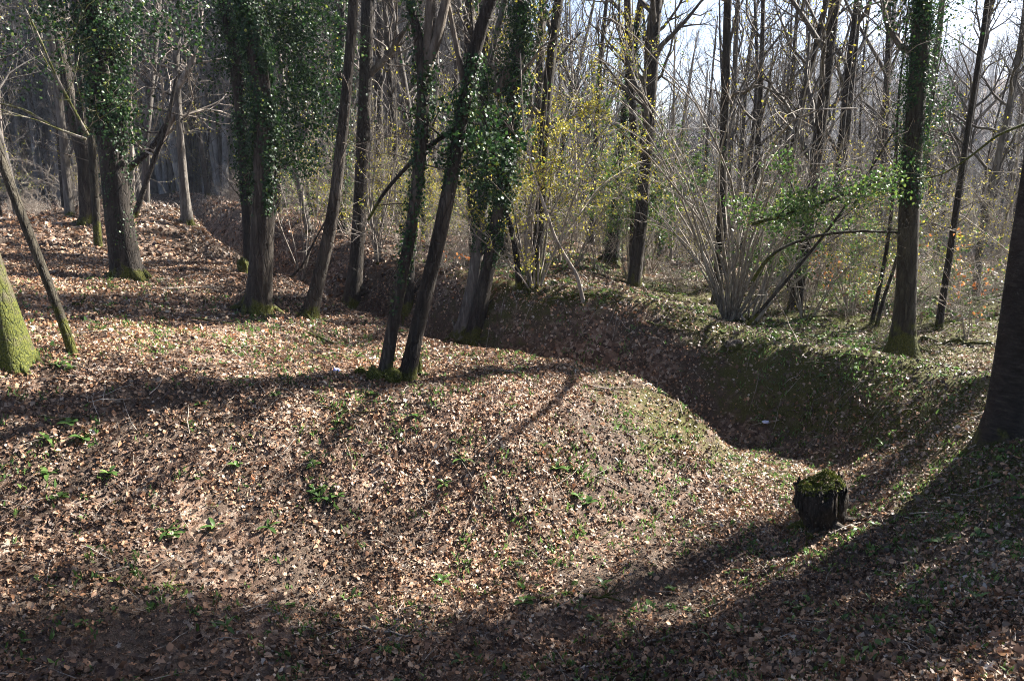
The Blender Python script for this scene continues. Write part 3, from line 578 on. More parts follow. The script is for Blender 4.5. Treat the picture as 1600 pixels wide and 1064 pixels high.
# ---- background trees: prototypes, then copies
def proto_tree(seed, H, r, bark, nb, bstart, blen, ivy=0, buds=0, twig=3, lean=.04):
    rg = np.random.default_rng(seed); P = [np.zeros(3) - np.array([0, 0, .4])]; d = np.array([rg.normal(0, lean), rg.normal(0, lean), 1.])
    for q in range(11):
        d = d + np.array([rg.normal(0, .035), rg.normal(0, .035), .03]); d /= np.linalg.norm(d); P.append(P[-1] + d * (H + .4) / 11)
    P = np.array(P); R = np.linspace(r, r * .18, 12) ** 1.0; PL = polyline(np.c_[P, R], 22); P = PL[:, :3]; R = PL[:, 3]
    tb = Tubes(); tb.add(P, R, 9, trunk_shape(22, 9, rg, P, .35, .06)); lt = Tubes(); leafpts = []
    for q in range(nb):
        hh = bstart + (H * .96 - bstart) * ((q + rg.random()) / nb); p = arr([np.interp(hh, P[:, 2], P[:, c]) for c in range(3)]); rr = float(np.interp(hh, P[:, 2], R)); a = rg.uniform(0, 6.28)
        grow_branch(lt, p, arr([math.cos(a), math.sin(a), rg.uniform(.5, 1.5)]), blen * rg.uniform(.6, 1.3) * (1.1 - .5 * hh / H), min(rr * .55, .06), 0, twig, rg, up=.4, wob=.18, kids=(5, 8), leafpts=leafpts, sides=(4, 3, 3, 3))
    if rg.random() < .4:      # a fork
        hh = H * rg.uniform(.3, .5); p = arr([np.interp(hh, P[:, 2], P[:, c]) for c in range(3)]); rr = float(np.interp(hh, P[:, 2], R))
        grow_branch(lt, p, arr([rg.normal(0, .4), rg.normal(0, .4), 1]), H * .45, rr * .75, 0, twig, rg, up=.4, wob=.08, kids=(8, 12), leafpts=leafpts)
    out = [('trunk', tb.mesh('trunk'), bark), ('crown', lt.mesh('crown'), B_FAR)]
    if ivy: out.append(('ivy', merge([ivy_parts(P, R, .5, H * rg.uniform(.4, .7), ivy, .16, .10, rg)], 'ivy'), M_IVY))
    if buds:
        L = np.array(leafpts); k = rg.integers(0, len(L), buds); p = L[k] + rg.normal(0, .05, (buds, 3))
        out.append(('spring_leaves', merge([scatter(p, rg.normal(0, 1, (buds, 3)), rg.uniform(.04, .07, buds), tpl_simple(.7, .1))], 'spring_leaves'), M_YELLOW))
    return out
def instance(name, parts, loc, rz, sc, label, cat, group):
    r = bpy.data.objects.new(name, None); COL.objects.link(r); r.location = loc; r.rotation_euler = (rnd.gauss(0, .03), rnd.gauss(0, .03), rz); r.scale = (sc, sc, sc)
    tagp(r, label, cat, group)
    for nm, me_, mt in parts:
        o = bpy.data.objects.new(nm, me_); COL.objects.link(o); o.parent = r
        if nm in ('catkins', 'spring_leaves', 'foliage'): o['kind'] = 'stuff'
        if not me_.materials: me_.materials.append(mt)
    return r
PROT = [proto_tree(500 + q, H, r, bk, nb, bs, bl, iv, bu) for q, (H, r, bk, nb, bs, bl, iv, bu) in enumerate([
    (15, .16, B_BROWN, 18, 3.5, 2.8, 0, 0), (17, .20, B_FAR, 18, 5, 3.2, 0, 0), (13, .11, B_FAR, 16, 2.5, 2.4, 0, 0), (16, .18, B_GREY, 16, 4.5, 3.0, 0, 0),
    (14, .13, B_BROWN, 20, 2.5, 2.6, 0, 500), (16, .17, B_DARK, 15, 5, 2.8, 2600, 0), (10, .07, B_TWIG, 18, 1.5, 2.0, 0, 0), (18, .24, B_DARK, 16, 5, 3.4, 0, 0), (11, .08, B_BROWN, 18, 1.2, 2.0, 0, 300)])]
KIND = ['mid-brown', 'tall straight', 'slender', 'pale grey', 'yellow-budded', 'ivy-wrapped', 'thin pole-like', 'thick dark', 'thin budding']
ANCH = [(-50, 'left edge'), (200, 'massive ivied tree'), (400, 'bent ivied tree'), (560, 'bare trunk pair'), (740, 'ivied trunk pair'), (1000, 'forked trunk'), (1150, 'big hazel clump'), (1415, 'stout ivied tree'), (1650, 'right edge')]
ORD = ['leftmost', 'second from left', 'third from left', 'fourth from left', 'fifth from left', 'sixth from left', 'seventh from left', 'eighth from left', 'ninth from left', 'tenth from left', 'eleventh from left', 'twelfth from left', 'thirteenth from left', 'fourteenth from left']
def where(px_):
    for (a, na), (b2, nb2) in zip(ANCH[:-1], ANCH[1:]):
        if a <= px_ < b2:
            return f'between {na} and {nb2}'
    return 'beyond the edge of the view'
placed = [(0, 0)] + [(o.location.x, o.location.y) for o in COL.objects if o.name.startswith('tree')]
cnt = 0; tries = 0
while cnt < 258 and tries < 20000:
    tries += 1
    Yd = 15.5 + 62 * rnd.random() ** 1.15; u_ = rnd.uniform(-.72, .74); x_ = u_ * Yd
    if Yd > 60 and x_ < -10 and rnd.random() < .4: continue
    if min((x_ - a) ** 2 + (Yd - b2) ** 2 for a, b2 in placed) < (1.3 + Yd * .018) ** 2: continue
    rt = float(trench(np.array([x_]), np.array([Yd]))[0][0])
    if rt < 1.2: continue
    if abs(u_ * F + 800 - 1000) < 190 and Yd < 30 and rnd.random() < .6: continue        # the mossy clearing stays open
    placed.append((x_, Yd)); kq = rnd.choices(range(9), [3, 3 if Yd > 26 else 0, 4, 2 if Yd > 22 else 0, 3 if u_ > -.15 else 1, (2.2 if (u_ < -.2 or Yd > 32) else 0), 4, 2 if Yd > 30 else 0, 3])[0]
    zz = zat(x_, Yd); sc = rnd.uniform(.8, 1.2)
    dn = 'near' if Yd < 24 else ('middle-distance' if Yd < 38 else ('far' if Yd < 60 else 'hazy distant'))
    pxx = 800 + F * u_ / cp
    instance('tree', PROT[kq], (x_, Yd, zz), rnd.uniform(0, 6.28), sc, f'{dn} {KIND[kq]} tree {where(pxx)}', 'tree', f'{dn} {KIND[kq]} trees {where(pxx)}')
    cnt += 1

# distant wood beyond what one can count
def far_variants():
    out = []
    for q in range(7):
        rg = np.random.default_rng(70 + q); tb = Tubes(); H = 16.0; t_ = arr([rg.normal(0, .7), rg.normal(0, .7), H]); mid = t_ / 2 + rg.normal(0, .3, 3)
        tb.add([[0, 0, -.6], mid, t_], [.19, .13, .02], 4, cap=False)
        for w in range(26):
            f = rg.uniform(.22, .97); s0 = (mid * 2 * f if f < .5 else mid + (t_ - mid) * (f - .5) * 2); a = rg.uniform(0, 6.28); L = rg.uniform(1.8, 4.6) * (1.2 - .7 * f); v = arr([math.cos(a), math.sin(a), rg.uniform(.6, 1.8)]); v /= np.linalg.norm(v)
            m_ = s0 + v * L * .5 + rg.normal(0, .12, 3); tb.add([s0, m_, s0 + v * L], [.055, .035, .018], 3, cap=False)
            for w2 in range(5):
                c0 = s0 + v * L * rg.uniform(.3, .9); tb.add([c0, c0 + (v + rg.normal(0, .5, 3)) * L * .45], [.024, .012], 3, cap=False)
        out.append((np.concatenate(tb.V), np.concatenate(tb.Q)))
    return out
rg = np.random.default_rng(77); FV = far_variants(); fvs, fqs, off_ = [], [], 0
N = 5200; Yd = 62 + 250 * rg.random(N) ** 1.15; Xd = rg.uniform(-.78, .82, N) * Yd
left = rg.random(N) < .22; Yd[left] = 42 + 60 * rg.random(left.sum()); Xd[left] = rg.uniform(-.78, -.05, left.sum()) * Yd[left]
Zd = zfun(Xd, Yd); ok = trench(Xd, Yd)[0] > 1.2
for q, (FVv, FQ) in enumerate(FV):
    idx = np.where(ok & (np.arange(N) % len(FV) == q))[0]; a = rg.uniform(0, 6.28, len(idx)); sc = rg.uniform(.75, 1.2, len(idx)); c, s_ = np.cos(a)[:, None], np.sin(a)[:, None]
    V = np.stack([(FVv[None, :, 0] * c - FVv[None, :, 1] * s_) * sc[:, None] + Xd[idx, None], (FVv[None, :, 0] * s_ + FVv[None, :, 1] * c) * sc[:, None] + Yd[idx, None], FVv[None, :, 2] * sc[:, None] + Zd[idx, None]], -1)
    fqs.append((FQ[None] + (np.arange(len(idx)) * len(FVv))[:, None, None]).reshape(-1, 4) + off_); fvs.append(V.reshape(-1, 3)); off_ += V.shape[0] * V.shape[1]
dwm = raw_mesh('distant_wood', np.concatenate(fvs), np.concatenate(fqs))
tagp(link('distant_wood', dwm, bark_mat('haze_greyed_bark', (.08, .077, .075), (.17, .165, .16), (.28, .275, .27), 0, 1.0, 1, .2)), 'far wood on the slope, reading as one mass of bare crowns', None, None, 'stuff')  # bark colour paled and greyed to stand in for distance haze

# ------------------------------------------------------------------ shrubs
def shrub_mesh(seed, ns, L, r, arch, spread, twigs=5, lvl=1, up=.12):
    rg = np.random.default_rng(seed); tb = Tubes(); lp = []
    for q in range(ns):
        a = rg.uniform(0, 6.28); t = rg.random(); p = arr([math.cos(a) * .12 * spread, math.sin(a) * .12 * spread, -.05]); d = arr([math.cos(a) * spread * t, math.sin(a) * spread * t, 1.]); d /= np.linalg.norm(d)
        l = L * rg.uniform(.5, 1.1); n_ = 10; P = [p]; hd = arr([math.cos(a), math.sin(a), 0])
        for w in range(n_ - 1):
            d = d + hd * arch * (w / n_) + rg.normal(0, .11, 3) - arr([0, 0, arch * .55 * (w / n_)]); d /= np.linalg.norm(d); P.append(P[-1] + d * l / n_)
        P = np.array(P); R = r * rg.uniform(.6, 1.2) * np.linspace(1, .25, n_); tb.add(P, R, 5, attr=rg.random(), cap=False)
        for w in range(twigs):
            i0 = rg.integers(3, n_ - 1); dd = P[i0] - P[i0 - 1]; dd /= np.linalg.norm(dd); o = rg.normal(0, 1, 3)
            grow_branch(tb, P[i0], dd + o * .6, l * rg.uniform(.15, .35), max(R[i0] * .5, .0035), 1, 1 + lvl, rg, up=up, wob=.25, leafpts=lp)
    return tb, np.array(lp)
def leaves_on(lp, n, rg, size, name, tpl=None, hang=False):
    k = rg.integers(0, len(lp), n); p = lp[k] + rg.normal(0, .03, (n, 3))
    nn = rg.normal(0, 1, (n, 3))
    if hang: nn[:, 2] *= .1; yaw = np.full(n, math.pi)
    else: yaw = None
    return merge([scatter(p, nn, size * rg.uniform(.6, 1.2, n), tpl or tpl_simple(.6, .1), yaw=yaw)], name)
# the big hazel clump on the far bank
def shrub(name, loc, seed, label, cat, ns, L, r, arch, spread, bark=B_HAZEL, green=0, yellow=0, catkin=0, orange=0, twigs=5, lvl=1, group=None, gsize=.05):
    tb, lp = shrub_mesh(seed, ns, L, r, arch, spread, twigs, lvl); rg = np.random.default_rng(seed)
    root = bpy.data.objects.new(name, None); COL.objects.link(root); root.location = loc; tagp(root, label, cat, group)
    link('stems', tb.mesh('stems'), bark, root)
    if green: link('foliage', leaves_on(lp, green, rg, gsize, 'foliage'), M_GREEN, root)
    if yellow: link('spring_leaves', leaves_on(lp, yellow, rg, .042, 'spring_leaves'), M_YELLOW, root)
    if catkin: tagp(link('catkins', leaves_on(lp, catkin, rg, .05, 'catkins', tpl_simple(.18, .02), True), M_CATKIN, root), kind='stuff')
    if orange: link('dry_leaves', leaves_on(lp, orange, rg, .06, 'dry_leaves', tpl_oval(.6, .15)), M_ORANGE, root)
    return root
g = ground(1140, 502); shrub('hazel_bush', g, 900, 'large hazel clump of many arching pale stems on the far bank', 'bush', 34, 7.6, .023, .27, .62, catkin=400, twigs=3)
g = ground(1172, 506); shrub('hazel_bush', g, 901, 'smaller hazel clump of slanting poles right beside the large arching one', 'bush', 12, 4.0, .024, .10, .75, catkin=300)
g = ground(835, 450); shrub('flowering_bush', g, 902, 'leafy bush speckled with yellow blossom behind the far lip of the trench', 'bush', 16, 4.8, .018, .16, .6, yellow=5000, green=900, twigs=9)
g = ground(985, 440); shrub('evergreen_bush', g, 903, 'fresh green leafy bush below the bright sky', 'bush', 12, 5.0, .016, .12, .5, green=7000, yellow=1500, twigs=9, gsize=.075)
g = ground(592, 412); shrub('hazel_bush', g, 904, 'cluster of upright pale rods behind the close pair of bare trunks', 'bush', 14, 4.5, .016, .05, .22)
g = ground(470, 440); shrub('hazel_bush', g, 905, 'few thin rods on the trench edge right of the bent ivy-clad tree', 'bush', 7, 4.2, .016, .08, .35)
g = ground(1250, 470); shrub('beech_sapling', g, 906, 'young beech still holding orange leaves left of the stout ivied tree', 'sapling', 6, 2.4, .010, .15, .8, B_TWIG, orange=170)
g = ground(1320, 490); shrub('beech_sapling', g, 907, 'small beech with orange leaves close to the thin leaning poles', 'sapling', 4, 1.6, .008, .15, .7, B_TWIG, orange=90)
g = ground(1515, 530); shrub('beech_sapling', g, 908, 'small beech with orange leaves left of the right-edge trunk', 'sapling', 5, 1.8, .008, .15, .5, B_TWIG, orange=90)
g = ground(700, 430); shrub('beech_sapling', g, 909, 'small orange-leaved beech behind the twin trees', 'sapling', 4, 1.5, .008, .15, .6, B_TWIG, orange=50)
g = at_depth(1265, 420, 14.5); shrub('holly_bush', Vector((g.x, g.y, zat(g.x, g.y))), 910, 'bright green holly branches right of the hazel clump', 'bush', 9, 3.6, .014, .3, .6, green=3200, gsize=.06, twigs=9)
# understory copies
SH = []
for q, (ns, L, r, ar, spd, bk, ye, gr, ct) in enumerate([(13, 3.4, .013, .25, .8, B_TWIG, 0, 0, 200), (10, 4.5, .015, .2, .6, B_HAZEL, 0, 0, 350), (15, 2.4, .010, .3, .9, B_TWIG, 0, 0, 0), (9, 4.0, .013, .18, .6, B_TWIG, 700, 0, 0),
                                                   (10, 3.0, .012, .25, .7, B_TWIG, 300, 250, 0), (20, 1.5, .007, .35, 1.0, B_TWIG, 0, 0, 0), (9, 5.2, .017, .2, .5, B_HAZEL, 400, 0, 0)]):
    tb, lp = shrub_mesh(950 + q, ns, L, r, ar, spd, 9, 1); rg = np.random.default_rng(q); pr = [('stems', tb.mesh('stems'), bk)]
    if ye: pr.append(('spring_leaves', leaves_on(lp, ye * 2, rg, .05, 'spring_leaves'), M_YELLOW))
    if gr: pr.append(('foliage', leaves_on(lp, gr * 4, rg, .055, 'foliage'), M_GREEN))
    if ct: pr.append(('catkins', leaves_on(lp, ct, rg, .06, 'catkins', tpl_simple(.18, .02), True), M_CATKIN))
    SH.append(pr)
FILL = [(-22.0, 45.5, 0), (-24.6, 48, 1), (-26.5, 53, 3), (-20.5, 50, 6), (-28, 57, 2), (-23.5, 55, 4), (-30, 62, 0), (-18.5, 47.5, 5)]
for q, (x_, y_, kq) in enumerate(FILL):
    instance('bush', SH[kq], (x_, y_, zat(x_, y_)), q * 1.3, 1.1, 'far bush closing the view at the head of the sunken trench path', 'bush', 'far bushes at the head of the trench path')
SK = ['spreading', 'tall catkin-hung', 'dense twiggy', 'yellow-flowering', 'budding green', 'low bramble-like', 'tall arching']
cnt = 0
while cnt < 210:
    Yd = 14.5 + 42 * rnd.random() ** 1.25; u_ = rnd.uniform(-.70, .72); x_ = u_ * Yd
    if float(trench(np.array([x_]), np.array([Yd]))[0][0]) < 1.5: continue
    if u_ < -.2 and Yd < 22 and rnd.random() < .9: continue
    if abs(u_ * F + 800 - 1000) < 150 and Yd < 18: continue
    w = [3, 2.5, 4, 3 if -.2 < u_ < .25 else .5, 2 if -.2 < u_ < .3 else .5, 4, 2]; kq = rnd.choices(range(7), w)[0]
    dn = 'near' if Yd < 20 else ('middle-distance' if Yd < 30 else 'far'); pxx = 800 + F * u_ / cp
    instance('bush', SH[kq], (x_, Yd, zat(x_, Yd)), rnd.uniform(0, 6.28), rnd.uniform(.7, 1.15), f'{dn} {SK[kq]} bush {where(pxx)}', 'bush', f'{dn} {SK[kq]} bushes {where(pxx)}')
    cnt += 1

# ------------------------------------------------------------------ herbs
def herb_mesh(seed, nl, L, w):
    rg = np.random.default_rng(seed); V = []; Q = []; R = []
    for q in range(nl):
        a = q * 2.4 + rg.uniform(-.4, .4); el = rg.uniform(.35, 1.15); l = L * rg.uniform(.6, 1.1); o = len(V)
        for k in range(5):
            t = k / 4; e2 = el - t * .55; ww = w * l * math.sin(math.pi * min(.97, .12 + .84 * t)) ** .8
            c = arr([math.cos(a) * math.cos(e2), math.sin(a) * math.cos(e2), math.sin(e2)]) * l * t; s_ = arr([-math.sin(a), math.cos(a), 0]) * ww
            V += [c - s_ + arr([0, 0, .15 * ww]), c, c + s_ + arr([0, 0, .15 * ww])]; R += [rg.random() if k == 0 else R[-1]] * 3
        for k in range(4):
            b2 = o + k * 3; Q += [(b2, b2 + 1, b2 + 4, b2 + 3), (b2 + 1, b2 + 2, b2 + 5, b2 + 4)]
    return raw_mesh('herb', np.array(V), np.array(Q), attr={'rnd': np.array(R)})
HM = [herb_mesh(q, nl, L, w) for q, (nl, L, w) in enumerate([(6, .12, .16), (8, .10, .2), (4, .13, .14), (10, .08, .26), (5, .09, .3)])]
for m_ in HM: m_.materials.append(M_HERB)
hpx = [(170, 745), (130, 690), (75, 690), (110, 665), (370, 730), (335, 825), (270, 840), (265, 835), (495, 770), (525, 780), (490, 730), (420, 828), (75, 745), (95, 780), (715, 695), (722, 720), (90, 575), (110, 580), (130, 690), (500, 780), (580, 620), (650, 655), (695, 760), (850, 700), (870, 735), (910, 740), (905, 780), (920, 790), (1005, 705), (930, 970), (985, 960), (1090, 985), (1130, 1030), (1150, 990), (1205, 1030), (1240, 975), (1280, 965), (1340, 990), (1345, 965), (1390, 985), (1460, 1000), (1470, 850), (1540, 870), (560, 560), (430, 620), (800, 640), (1380, 700), (1350, 750), (720, 1035), (600, 1020), (860, 1030), (1110, 1000), (690, 910), (820, 945)]
n_h = 0
def _gl(a, b): g = ground(a, b); return g.x, g.y
LM = [(*_gl(a, b), t) for a, b, t in [(1283, 830, 'beside the rotten stump'), (615, 610, 'below the twin trees'), (40, 600, 'by the mossy left-edge trunk'), (1560, 720, 'by the dark right-edge trunk'), (200, 470, 'by the massive ivied tree'),
      (100, 800, 'low on the left slope'), (330, 720, 'in the middle of the left slope'), (800, 730, 'on the front of the leafy hump'), (1080, 680, 'on the right end of the leafy hump'), (650, 850, 'on the bright trench floor'), (1380, 680, 'on the mossy right bank'),
      (250, 1000, 'in the dark bottom left corner'), (850, 1020, 'at the bottom centre'), (1150, 1000, 'in the foreground below the stump'), (1480, 980, 'in the bottom right corner'), (420, 530, 'by the foot of the bent ivied tree'), (740, 545, 'by the ivied trunk pair'), (1000, 530, 'on the far bank of the trench'), (1405, 580, 'by the stout ivied tree')]]
def herb(loc, kq, sc):
    global n_h
    o = bpy.data.objects.new('herb', HM[kq]); COL.objects.link(o); o.location = loc; o.rotation_euler = (rnd.gauss(0, .12), rnd.gauss(0, .12), rnd.uniform(0, 6.28)); o.scale = (sc,) * 3
    zone = min(LM, key=lambda l: (l[0] - loc[0]) ** 2 + (l[1] - loc[1]) ** 2)[2]
    kd = ['strap-leaved', 'many-leaved', 'sparse upright', 'low rosette', 'broad-leaved'][kq]
    tagp(o, f'small green {kd} plant {zone}', 'plant', f'{kd} plants {zone}'); n_h += 1
for (px_, py_) in hpx:
    g = ground(px_, py_); kq = rnd.randrange(5); herb((g.x, g.y, g.z + .01), kq, rnd.uniform(.7, 1.05) * (1.1 if g.y > 5 else .8))
while n_h < 290:
    r_ = math.sqrt(rnd.uniform(3.3 ** 2, 11.5 ** 2)); a = rnd.uniform(-.6, .6); x_, y_ = r_ * math.sin(a), r_ * math.cos(a)
    if float(fbm(np.array([x_ * .8]), np.array([y_ * .8]), 123)[0]) < .47: continue
    herb((x_, y_, zat(x_, y_) + .01), rnd.randrange(5), rnd.uniform(.4, .8))

# ------------------------------------------------------------------ stump, stumps at the twin trees, sticks, litter
def stump(name, loc, R0, H, seed, label, lean=(0, 0), roots=True, teeth=10, moss=True, mat=B_MOSSY, top=1.0):
    rg = np.random.default_rng(seed); root = bpy.data.objects.new(name, None); COL.objects.link(root); root.location = loc; tagp(root, label, 'stump')
    tb = Tubes(); n_ = 14; k = 40; z = np.linspace(-.12, H, n_); P = np.c_[lean[0] * (z / H), lean[1] * (z / H), z]
    a = np.arange(k) * 2 * np.pi / k; base = 1 + .10 * np.sin(a * 3 + 1) + .06 * np.sin(a * 8 + 2) + .05 * rg.normal(0, 1, k)
    fl = 1 + (.35 if top <= 1 else .04) * np.exp(-np.clip(z, 0, 9) / (.25 * H))[:, None] * (1 + .6 * np.sin(a * 4 + 2))[None]
    tb.add(P, R0 * (1 - (1 - top) * z.clip(0) / H), k, base[None] * fl * (1 + .03 * rg.normal(0, 1, (n_, k))), cap=False)
    # rim drops into a rotten hollow
    ring = np.array([P[-1] + np.array([0, 0, 0])] * 4); zz = [H, H - .02, H - .06, H - .05]
    P2 = np.c_[np.full(4, P[-1, 0]), np.full(4, P[-1, 1]), [H + .001, H + .012, H - .01, H - .02]]
    o = tb.n; rr = [R0 * .99 * top, R0 * .8 * top, R0 * .5 * top, R0 * .02]
    for q in range(4):
        s_ = base * rr[q]; jag = .02 * rg.normal(0, 1, k) * (q < 3)
        tb.V.append(np.c_[P2[q, 0] + 0 * a, P2[q, 1] + 0 * a, P2[q, 2] + jag] + np.c_[np.sin(a) * 0, a * 0, a * 0] + np.c_[np.cos(a) * s_, np.sin(a) * s_, a * 0]); tb.A.append(np.full(k, .5)); tb.n += k
    i = np.arange(3)[:, None] * k; j = np.arange(k)[None]; tb.Q.append(np.stack([i + j, i + (j + 1) % k, i + k + (j + 1) % k, i + k + j], -1).reshape(-1, 4) + o)
    for q in range(teeth):                         # standing splinters of the broken wood
        aa = rg.uniform(0, 6.28); p = P[-1] + arr([math.cos(aa), math.sin(aa), 0]) * R0 * .92 * top; h_ = rg.uniform(.02, .11) * H / .4
        tb.add([p - arr([0, 0, .15]), p + arr([0, 0, h_ * .5]), p + arr([rg.normal(0, .01), rg.normal(0, .01), h_])], [R0 * .10, R0 * .07, .004], 5)
    Vt = np.concatenate(tb.V); ang = np.arctan2(Vt[:, 1], Vt[:, 0]); top_ = np.clip(Vt[:, 2] / H, 0, 1.04) ** 3
    Vt[:, 2] += top_ * H * (.10 * np.sin(ang * 1.0 + 2.2) + .10 * np.sin(ang * 5 + 1) + .07 * np.sin(ang * 11) + .12 * (fbm(Vt[:, 0] * 14 + 50, Vt[:, 1] * 14 + 50, 8) - .5)); rr_ = 1 + (fbm(ang * 5 + 9, Vt[:, 2] * 3, 5) - .5) * .5 + .10 * np.sin(ang * 3 + 1) + .12 * np.sin(Vt[:, 2] / H * 3.1)
    Vt[:, 0] *= rr_; Vt[:, 1] *= rr_; tb.V = [Vt]
    link('stump_wood', tb.mesh('stump_wood'), mat, root)
    if roots:
        rt = Tubes()
        for q in range(5):
            aa = q * 1.26 + rg.uniform(-.3, .3); pts = []
            for w in range(6):
                t = w / 5; x_ = math.cos(aa) * (R0 * .8 + t * R0 * 1.6); y_ = math.sin(aa) * (R0 * .8 + t * R0 * 1.6); zz_ = zat(loc[0] + x_, loc[1] + y_) - loc[2]
                pts.append([x_, y_, zz_ + .07 * (1 - t) - .02])
            rt.add(pts, np.linspace(R0 * .35, R0 * .08, 6), 8)
        link('roots', rt.mesh('roots'), mat, root)
    if moss:
        n2 = 2600; aa = rg.uniform(0, 6.28, n2); q_ = rg.random(n2) ** .6; p = np.c_[P[-1, 0] + np.cos(aa) * R0 * q_ * 1.02 * top, P[-1, 1] + np.sin(aa) * R0 * q_ * 1.02 * top, H * (1 + .10 * np.sin(aa + 2.2) * q_) + .01 + (.07 + .05 * np.cos(aa)) * (1 - q_ ** 2) + .07 * vnoise(np.cos(aa) * q_ * 5 + 9, np.sin(aa) * q_ * 5 + 9, 4)]
        n3 = 1200; a3 = rg.uniform(0, 6.28, n3); h3 = H * (1 - rg.random(n3) ** 2 * .8); p3 = np.c_[P[-1, 0] * h3 / H + np.cos(a3) * R0 * 1.05, P[-1, 1] * h3 / H + np.sin(a3) * R0 * 1.05, h3]
        k3 = vnoise(a3 * 2, h3 * 9, 8) > .5; p = np.r_[p, p3[k3]]
        link('moss', merge([scatter(p, rg.normal(0, 1, (len(p), 3)), rg.uniform(.012, .028, len(p)), tpl_simple(.5, .2))], 'moss'), M_MOSSTUFT, root)
    return root
g = ground(1283, 822); stump('tree_stump', g, .150, .32, 40, 'rotten tree stump with moss cap standing on the trench slope', lean=(-.03, 0), mat=B_DEADDARK, teeth=30, top=1.22)
lg = Tubes(); q0 = ground(1235, 838); q1 = ground(1285, 812)
lg.add([(q0.x, q0.y, q0.z), (q0.x * .5 + q1.x * .5, q0.y * .5 + q1.y * .5, q0.z * .5 + q1.z * .5 + .08), (q1.x, q1.y, q1.z + .12)], [.02, .035, .045], 9)
tagp(link('mossy_root', lg.mesh('mossy_root'), B_MOSSY), 'mossy bent root lying against the foot of the rotten stump', 'root')
SMALL = [(585, 594, .085, .10, 'small mossy stump at the foot of the left twin tree'), (612, 598, .09, .11, 'mossy stump between the twin trees'), (563, 585, .05, .05, 'tiny mossy stump a step left of the twin trees'), (381, 428, .10, .18, 'low mossy stump behind the bent ivy-clad tree'), (652, 586, .05, .16, 'narrow jagged stump between the twin trunks, behind them')]
def small_stumps():
    for q, (px_, py_, r_, h_, lb) in enumerate(SMALL):
        g = ground(px_, py_); o = lump('tree_stump', (g.x, g.y, g.z + h_ * .35), (r_, r_ * .9, h_), B_MOSSY, lb, 'stump', 50 + q)
        rg = np.random.default_rng(q); V = np.array([v.co[:] for v in o.data.vertices]); k = rg.integers(0, len(V), 900); p = V[k] + rg.normal(0, .006, (900, 3)); ok = p[:, 2] > -h_ * .3
        link('moss', merge([scatter(p[ok], V[k][ok] + rg.normal(0, .03, (ok.sum(), 3)), rg.uniform(.010, .022, ok.sum()), tpl_simple(.5, .2))], 'moss'), M_MOSSTUFT, o)
def stick(pxs, r, label, lift=.02, mat=B_DEADWOOD, kids=2, seed=0, name='fallen_branch', cat='fallen branch', zlift=None):
    rg = np.random.default_rng(seed); tb = Tubes(); P = []
    for q, (a, b2) in enumerate(pxs):
        g = ground(a, b2); P.append([g.x, g.y, g.z + lift + (0 if zlift is None else zlift[q])])
    o = arr(P[0]); P = arr(P) - o
    PL = polyline(np.c_[P, np.linspace(r, r * .4, len(P))], 12); PL[1:-1, :3] += rg.normal(0, r * .6, (10, 3)); tb.add(PL[:, :3], PL[:, 3], 7)
    for q in range(kids):
        i0 = rg.integers(3, 10); d = PL[i0 + 1, :3] - PL[i0 - 1, :3]; L = np.linalg.norm(PL[-1, :3] - PL[0, :3]) * .3; d = d / np.linalg.norm(d) + rg.normal(0, .4, 3) * [1, 1, .3]
        grow_branch(tb, PL[i0, :3], d, L, r * .4, 1, 2, rg, up=0)
    ob = link(name, tb.mesh(name), mat); ob.location = o; tagp(ob, label, cat); return ob
stick([(480, 558), (510, 563), (528, 572)], .022, 'short dark stick on sunlit leaves left of the twin trees', seed=1, kids=0, mat=B_DARK)
stick([(482, 523), (520, 540), (555, 545), (590, 548)], .025, 'long forked branch lying beyond the hump left of the twin trees', seed=2)
stick([(512, 600 - 38), (548, 545), (545, 520)], .010, 'thin pale twig standing out of the long forked branch', seed=22, kids=0, mat=B_TWIG)
stick([(845, 940), (885, 928), (930, 938), (975, 944)], .016, 'dark crooked branch on the shaded trench floor in the foreground', seed=3, kids=3, mat=B_DARK)
stick([(745, 935), (765, 932), (785, 928)], .010, 'short dark twig left of the crooked foreground branch', seed=4, kids=0, mat=B_DARK)
stick([(1210, 485), (1232, 520), (1258, 562)], .012, 'long pale stick leaning on the bank below the hazel clump', seed=5, kids=0, zlift=[.25, .15, 0], mat=B_TWIG)
stick([(1420, 533), (1470, 537), (1565, 540)], .05, 'mossy fallen log lying right of the stout ivied tree', seed=6, kids=0, mat=B_MOSSY, name='fallen_log', cat='log')
stick([(1090, 838), (1112, 850), (1128, 862)], .006, 'fine crooked twig on the bright leaves left of the stump', seed=7)
stick([(270, 660), (320, 680), (345, 700)], .006, 'fine twig on the left slope above the foreground shadow', seed=8, kids=1)
stick([(370, 680), (390, 705), (400, 715)], .006, 'curved thin twig in the middle of the left slope', seed=9, kids=0)
stick([(0, 862), (15, 856), (30, 845)], .012, 'pale stick at the left edge in the half shade', seed=10, kids=0, mat=B_TWIG)
stick([(1170, 905), (1210, 885), (1255, 860)], .010, 'straight stick on shaded leaves below the stump', seed=11, kids=0)
stick([(1010, 1010), (1060, 995), (1100, 990)], .008, 'thin pale stalk in the bottom right foreground', seed=12, kids=0, mat=B_TWIG)
stick([(115, 478), (128, 482), (134, 472)], .02, 'short dark broken branch stub on the left slope', seed=13, kids=0, mat=B_DARK, zlift=[0, .02, .08])
stick([(1449, 655), (1451, 640), (1453, 624)], .010, 'short dark twig standing upright on the right bank', seed=14, kids=0, mat=B_DARK, zlift=[0, .08, .17])
stick([(1000, 1050 - 30), (955, 835), (930, 850)][1:], .006, 'bent twig on the bright trench floor', seed=15, kids=1, mat=B_DARK)
